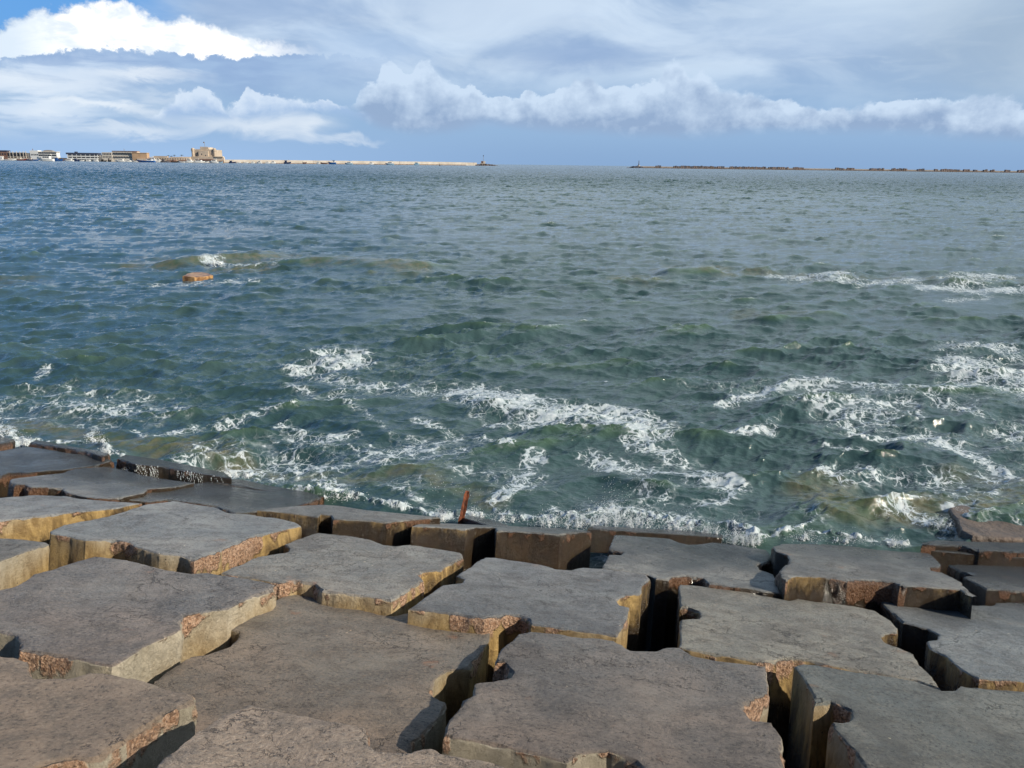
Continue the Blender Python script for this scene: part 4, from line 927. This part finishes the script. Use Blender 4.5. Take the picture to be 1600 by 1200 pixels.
for px, D in ((489.5, 1925), (624.5, 2140), (740.5, 2385)):
    X0, s_, z_ = far_frame(px, D); mb = MB().lathe(0, 0, [(.35, 0), (.3, 5.2*z_)], 6).box(-.5, .5, -.3, .3, 5.21*z_, 5.6*z_); o = mb.build('pier_post', brownm); o.location = (X0, D, 0)
    tag(o, {489.5: 'thin dark post on the pier nearest to the fortress', 624.5: 'thin dark post halfway along the pale pier', 740.5: 'thin mast just left of the harbour light mound'}[px], 'post')
def mound(name, px0, px1, D, h, mat, label, seed=1):
    X0, s_, z_ = far_frame((px0+px1)/2, D); r_ = np.random.default_rng(seed); mb = MB(); w_ = (px1-px0)*s_/2
    for k in range(150):
        u = r_.uniform(-1, 1); hh = h*z_*(1-abs(u)**2.2)*r_.uniform(.3, 1); sz = r_.uniform(.8, 2.2); y_ = r_.uniform(-6, 6)
        mb.box(u*w_-sz, u*w_+sz, y_-sz, y_+sz, -1, max(hh, .5))
    o = mb.build(name, mat); o.location = (X0, D, 0); return tag(o, label, 'rocks')
mound('rock_mound', 736, 778, 2400, 3.4, rockm, 'low dark rock mound carrying the harbour light at the pier end', 3)
X0, s_, z_ = far_frame(755, 2400); hl = empty('harbour_light', (X0, 2400, 0)); tag(hl, 'thin harbour light mast on a small brown hut at the end of the left pier', 'beacon')
MB().box(-5*s_, 3*s_, -4, 4, 2.6*z_, 3.9*z_).build('base', pierm, hl); MB().box(-3.2*s_, 0.2*s_, -4, 4, 3.92*z_, 7.2*z_).build('hut', brownm, hl); MB().box(.25*s_, 3.4*s_, -3, 4, 3.92*z_, 7.0*z_).build('hut_wall', pale, hl)
MB().lathe(.3*s_, 0, [(.45, 7.2*z_), (.4, 14.6*z_)], 8).build('mast', greyc, hl); MB().lathe(.3*s_, 0, [(1.2, 14.61*z_), (1.5, 15.6*z_), (.5, 16.6*z_)], 8).build('lantern', darkr, hl)
# right breakwater
DR = 1900
strip('breakwater_wall', [(985, DR, 1.2), (1004, DR, 3.2), (1040, DR, 3.0), (1110, DR, 2.8), (1250, DR, 2.8), (1400, DR, 2.7), (1500, DR, 2.7), (1640, DR, 2.7), (1900, DR, 2.6)], pierm, 'long low pale breakwater wall crossing the right half of the horizon', 'breakwater')
strip('breakwater_rocks', [(980, DR-9, .7), (1004, DR-9, 1.3), (1100, DR-9, 1.3), (1250, DR-9, 1.3), (1500, DR-9, 1.3), (1900, DR-9, 1.3)], rockm, 'brown rubble foot of the right breakwater', 'rocks', thick=8)
mound('rock_mound', 982, 1008, DR-5, 3.6, bldk, 'dark rocks at the left tip of the right breakwater', 8)
X0, s_, z_ = far_frame(998, DR-2); lt = empty('lighthouse', (X0, DR-2, 0)); tag(lt, 'small slender lighthouse at the left tip of the right breakwater', 'lighthouse')
MB().lathe(0, 0, [(2.2*s_, 3*z_), (1.9*s_, 4.4*z_)], 10).build('base', pierm, lt); MB().lathe(0, 0, [(.95*s_, 4.42*z_), (.6*s_, 7*z_), (.38*s_, 10*z_)], 12).build('tower', bldk, lt)
MB().lathe(0, 0, [(.6*s_, 10.01*z_), (.6*s_, 10.6*z_), (.12*s_, 11.9*z_)], 10).build('lantern', bldk, lt)
RB = [(1024, 1033), (1052, 1132), (1140, 1197), (1200, 1232), (1239, 1256), (1305, 1319), (1323, 1335), (1359, 1381), (1393, 1417), (1433, 1444), (1460, 1465), (1470, 1500), (1505, 1515), (1521, 1527), (1536, 1543), (1547, 1554), (1570, 1578), (1590, 1612), (1630, 1660)]
protoB = None; r_ = np.random.default_rng(5)
X0, s_, z_ = far_frame(1300, DR)
me_b = []
for mt in (blkm, bldk, rockm):
    mb = MB().rings([[(-1.25*s_, -3, 0), (1.25*s_, -3, 0), (1.25*s_, 3, 0), (-1.25*s_, 3, 0)], [(-1.15*s_, -2.8, 3.1*z_), (1.15*s_, -2.8, 3.1*z_), (1.15*s_, 2.8, 3.1*z_), (-1.15*s_, 2.8, 3.1*z_)], [(-1.0*s_, -2.5, 3.5*z_), (1.0*s_, -2.5, 3.5*z_), (1.0*s_, 2.5, 3.5*z_), (-1.0*s_, 2.5, 3.5*z_)]])
    o = mb.build('breakwater_block', mt); me_b.append(o)
first_used = [False]*3
for (a_, b_2) in RB:
    n_ = max(1, int(round((b_2-a_)/2.9)))
    for k in range(n_):
        px = a_+(b_2-a_)*(k+.5)/n_; mi = int(r_.choice(3, p=[.5, .3, .2]))
        o = me_b[mi] if not first_used[mi] else me_b[mi].copy()
        if first_used[mi]: COL.objects.link(o)
        first_used[mi] = True
        X_, q1, q2 = far_frame(px, DR-5.5); o.location = (X_, DR-5.5, (.9+r_.uniform(-.25, .3))*z_); o.rotation_euler = (0, 0, r_.uniform(-.12, .12))
        o.scale = (r_.uniform(.85, 1.05), 1, r_.uniform(.85, 1.1))
        tag(o, 'brownish concrete block in the row standing on the right breakwater', 'concrete block', 'blocks on the right breakwater')

# boats: hull, cabin, windows and the like as parts
def boat(px, ln, D, kind, hullm, label, h=5.0, flip=False, cat=None, cabm=None, trim=None):
    h = h*1.25; X0, sx, sz = far_frame(px, D); root = empty({'cruiser': 'motor_boat', 'fishing': 'fishing_boat', 'skiff': 'rowing_boat'}[kind], (X0, D, 0.0))
    tag(root, label, cat or 'boat', 'boats moored in the bay'); root.rotation_euler = (0, 0, math.pi if flip else 0)
    L_ = ln*sx; B_ = L_*.30 if kind != 'skiff' else L_*.26; cabm = cabm or white
    fbd = {'cruiser': .36, 'fishing': .42, 'skiff': .6}[kind]*h*sz
    secs = []
    for k, fx in enumerate((-.5, -.48, -.3, -.05, .2, .36, .46, .5)):
        wd = B_/2*(.82, .86, .98, 1, .86, .55, .2, .02)[k]; sh = fbd*(1.0, 1.0, .94, .92, 1.0, 1.16, 1.3, 1.36)[k]; kb = -.3+(.0, 0, 0, 0, .05, .2, .5, .7)[k]*fbd
        x_ = fx*L_+(.0 if k < 6 else .02*L_)
        secs.append([(x_, -wd, sh), (x_, -wd*.86, kb+.15*fbd), (x_, 0, kb), (x_, wd*.86, kb+.15*fbd), (x_, wd, sh), (x_, wd*.6, sh*.97), (x_, -wd*.6, sh*.97)])
    MB().rings(secs).build('hull', hullm, root)
    if kind == 'skiff':
        MB().box(-.2*L_, -.12*L_, -B_*.42, B_*.42, fbd*.9, fbd*1.08).box(.08*L_, .15*L_, -B_*.4, B_*.4, fbd*.9, fbd*1.08).build('seat', brownm, root)
        MB().box(-.56*L_, -.505*L_, -B_*.12, B_*.12, fbd*.2, fbd*1.5).build('engine', blackm, root)
        return root
    top_ = h*sz
    if kind == 'cruiser':
        c0, c1, hh = -.30*L_, .22*L_, fbd+(top_-fbd)*.55
        mb = MB().rings([[(c0, -B_*.38, fbd*.9), (c1+.08*L_, -B_*.36, fbd*.9), (c1+.08*L_, B_*.36, fbd*.9), (c0, B_*.38, fbd*.9)], [(c0+.01*L_, -B_*.35, hh), (c1, -B_*.33, hh), (c1, B_*.33, hh), (c0+.01*L_, B_*.35, hh)]]); mb.build('cabin', cabm, root)
        for (wa, wb) in ((-.24, -.13), (-.10, .01), (.04, .15)):
            MB().box(wa*L_, wb*L_, -B_*.385, B_*.385, fbd+(hh-fbd)*.38, fbd+(hh-fbd)*.8).build('window', glassd, root)
        MB().box(c0-.06*L_, c0+.30*L_, -B_*.34, B_*.34, top_*.93, top_).build('canopy', trim or cabm, root)
        for x_ in (c0-.04*L_, c0+.28*L_):
            MB().box(x_-.12, x_+.12, -B_*.32, -B_*.32+.25, hh*.7, top_*.93).build('canopy_post', cabm, root)
    else:
        MB().box(-.36*L_, -.08*L_, -B_*.34, B_*.34, fbd*.9, fbd+(top_-fbd)*.62).build('wheelhouse', cabm, root)
        MB().box(-.39*L_, -.04*L_, -B_*.37, B_*.37, fbd+(top_-fbd)*.62+.02, fbd+(top_-fbd)*.74).build('roof', trim or cabm, root)
        MB().box(-.31*L_, -.13*L_, -B_*.35, B_*.35, fbd+(top_-fbd)*.28, fbd+(top_-fbd)*.50).build('window', glassd, root)
        MB().lathe(.12*L_, 0, [(.16, fbd*.9), (.1, top_*1.2)], 6).build('mast', brownm, root)
        MB().box(-.5*L_, .3*L_, -B_*.505, -B_*.49, fbd*.78, fbd*.9).build('rail_band', trim or cabm, root)
    return root
BT = [ # px, length, kind, hull, h, flip, distance, label, cabin, trim
 (2, 10, 'cruiser', white, 5, 0, 1660, 'white boat cut by the left edge in front of the brick building', None, None),
 (16, 18, 'skiff', white, 2.6, 0, 1650, 'long low white open boat below the open framed building', None, None),
 (24, 8, 'skiff', skyb, 3, 1, 1690, 'small grey blue open boat behind the long white one', None, None),
 (34, 15, 'fishing', redd, 5, 0, 1640, 'maroon hulled boat with pale deck left of the big white cruiser', pale, None),
 (45, 11, 'fishing', navy, 4.4, 1, 1640, 'dark navy hulled boat between the maroon boat and the big white cruiser', pale, redd),
 (56, 10, 'skiff', blue, 2.8, 0, 1680, 'low blue boat tucked behind the big white cruiser bow', None, None),
 (72, 23, 'cruiser', white, 9, 1, 1480, 'largest white cabin cruiser, in front of the white waterfront building', None, None),
 (91, 14, 'fishing', blue, 5, 0, 1640, 'blue fishing boat just right of the largest white cruiser', blue, None),
 (107, 15, 'cruiser', white, 3.4, 1, 1640, 'low white cruiser under the left end of the dark roofed building', None, None),
 (120, 10, 'fishing', navy, 4.2, 0, 1650, 'navy boat beneath the dark blue roof, between two white boats', navy, None),
 (128, 7, 'skiff', white, 2.4, 0, 1640, 'tiny white boat right of the navy one under the dark roofed building', None, None),
 (138, 8, 'cruiser', white, 3.2, 0, 1640, 'small white boat before the right half of the dark roofed building', None, None),
 (149, 9, 'cruiser', white, 3.6, 1, 1640, 'small white boat at the right end of the dark roofed building', None, None),
 (162, 9, 'fishing', blackm, 3.6, 0, 1640, 'black boat below the left end of the beige building', blackm, None),
 (171, 5, 'fishing', blackm, 5, 0, 1620, 'short dark boat with a mast before the beige building', blackm, None),
 (188, 15, 'cruiser', white, 4.6, 1, 1640, 'sleek white yacht in front of the beige building', None, None),
 (201, 10, 'cruiser', white, 3.4, 0, 1640, 'smaller white boat right of the sleek yacht', None, None),
 (211, 8, 'skiff', white, 3, 1, 1640, 'white open boat touching the big blue hull on its left', None, None),
 (228, 27, 'fishing', blue, 5.4, 1, 1560, 'long bright blue fishing vessel below the orange building', white, blue),
 (240, 9, 'cruiser', white, 7.5, 0, 1660, 'tall white cabin boat behind the end of the long blue vessel', None, None),
 (248, 8, 'cruiser', white, 5.4, 0, 1640, 'white cabin boat next to the grey hulled boat below the outer wall', None, None),
 (258, 14, 'fishing', bldk, 4.6, 0, 1620, 'dark grey hulled boat under the palm trees', bldk, None),
 (273, 11, 'fishing', blackm, 4.2, 0, 1620, 'black low boat right of the palm trees', brownm, None),
 (284, 10, 'skiff', white, 2.8, 1, 1640, 'white open boat left of the fortress', None, None),
 (296, 12, 'cruiser', white, 6, 0, 1600, 'white cabin boat under the left turret of the fortress', None, None),
 (311, 17, 'cruiser', white, 5.2, 0, 1540, 'long white yacht in front of the middle of the fortress', None, None),
 (323, 6, 'skiff', white, 3, 0, 1620, 'tiny white boat between the long yacht and the boxy one', None, None),
 (334, 13, 'cruiser', white, 5.6, 1, 1600, 'boxy white boat under the right turret of the fortress', None, None),
 (345, 6, 'skiff', skyb, 3, 0, 1650, 'little pale blue boat at the foot of the fortress bastion', None, None),
 (363, 11, 'fishing', navy, 3.8, 0, 1700, 'dark blue boat at the start of the pale pier', navy, None),
 (373, 6, 'skiff', white, 2.6, 0, 1720, 'white open boat just right of the dark blue boat by the pier', None, None),
 (384, 8, 'skiff', white, 2.4, 0, 1720, 'flat pale boat before the pier, left of the twin cabin boats', None, None),
 (395, 6, 'cruiser', white, 3, 0, 1720, 'very small white cabin boat close to the fortress end of the pier', None, None),
 (405, 8, 'cruiser', white, 4.2, 1, 1740, 'white cabin boat third along the pier from the dark blue one', None, None),
 (418, 8, 'cruiser', white, 3.4, 0, 1760, 'pale cabin boat left neighbour of the bright white one by the pier', None, None),
 (427, 8, 'cruiser', white, 4.4, 0, 1700, 'bright white cabin boat before the pier, left of the purple navy one', None, None),
 (449, 11, 'fishing', navy, 5, 0, 1760, 'navy boat with dark wheelhouse alone before the left third of the pier', navy, None),
 (476, 6, 'skiff', brownm, 3.4, 0, 1860, 'small brown boat against the pier wall', None, None),
 (497, 5, 'cruiser', white, 4, 1, 1900, 'small white boat right of the first pier post', None, None),
 (506, 10, 'skiff', brownm, 3, 1, 1900, 'low brown boat left of the blue and white boat at the pier', None, None),
 (519, 12, 'fishing', blue, 6, 1, 1780, 'blue hulled boat with white deck in the middle of the pier', white, navy),
 (545, 12, 'cruiser', skyb, 4.6, 1, 1860, 'pale blue cruiser right of the blue hulled boat', white, skyb),
 (580, 8, 'cruiser', white, 4, 0, 1960, 'white boat alone before the pier between two pale blue ones', None, None),
 (609, 13, 'cruiser', skyb, 5, 1, 1960, 'pale blue and white boat with dark canopy before the right half of the pier', white, darkr),
 (651, 9, 'cruiser', skyb, 4.6, 0, 2080, 'pale blue boat furthest right along the pier', skyb, white),
]
for (px, ln, kd, hm, h, fl_, D, lab, cm, tm) in BT: boat(px, ln, D, kd, hm, lab, h, bool(fl_), cabm=cm, trim=tm)
X0, s_, z_ = far_frame(687, 1500); o = MB().lathe(0, 0, [(1.1, -.3), (1.3, .5), (.4, 1.2), (.3, 3.6), (.7, 3.7), (.2, 4.4)], 10).build('buoy', blackm); o.location = (X0, 1500, 0)
tag(o, 'small dark buoy floating before the right part of the left pier', 'buoy')
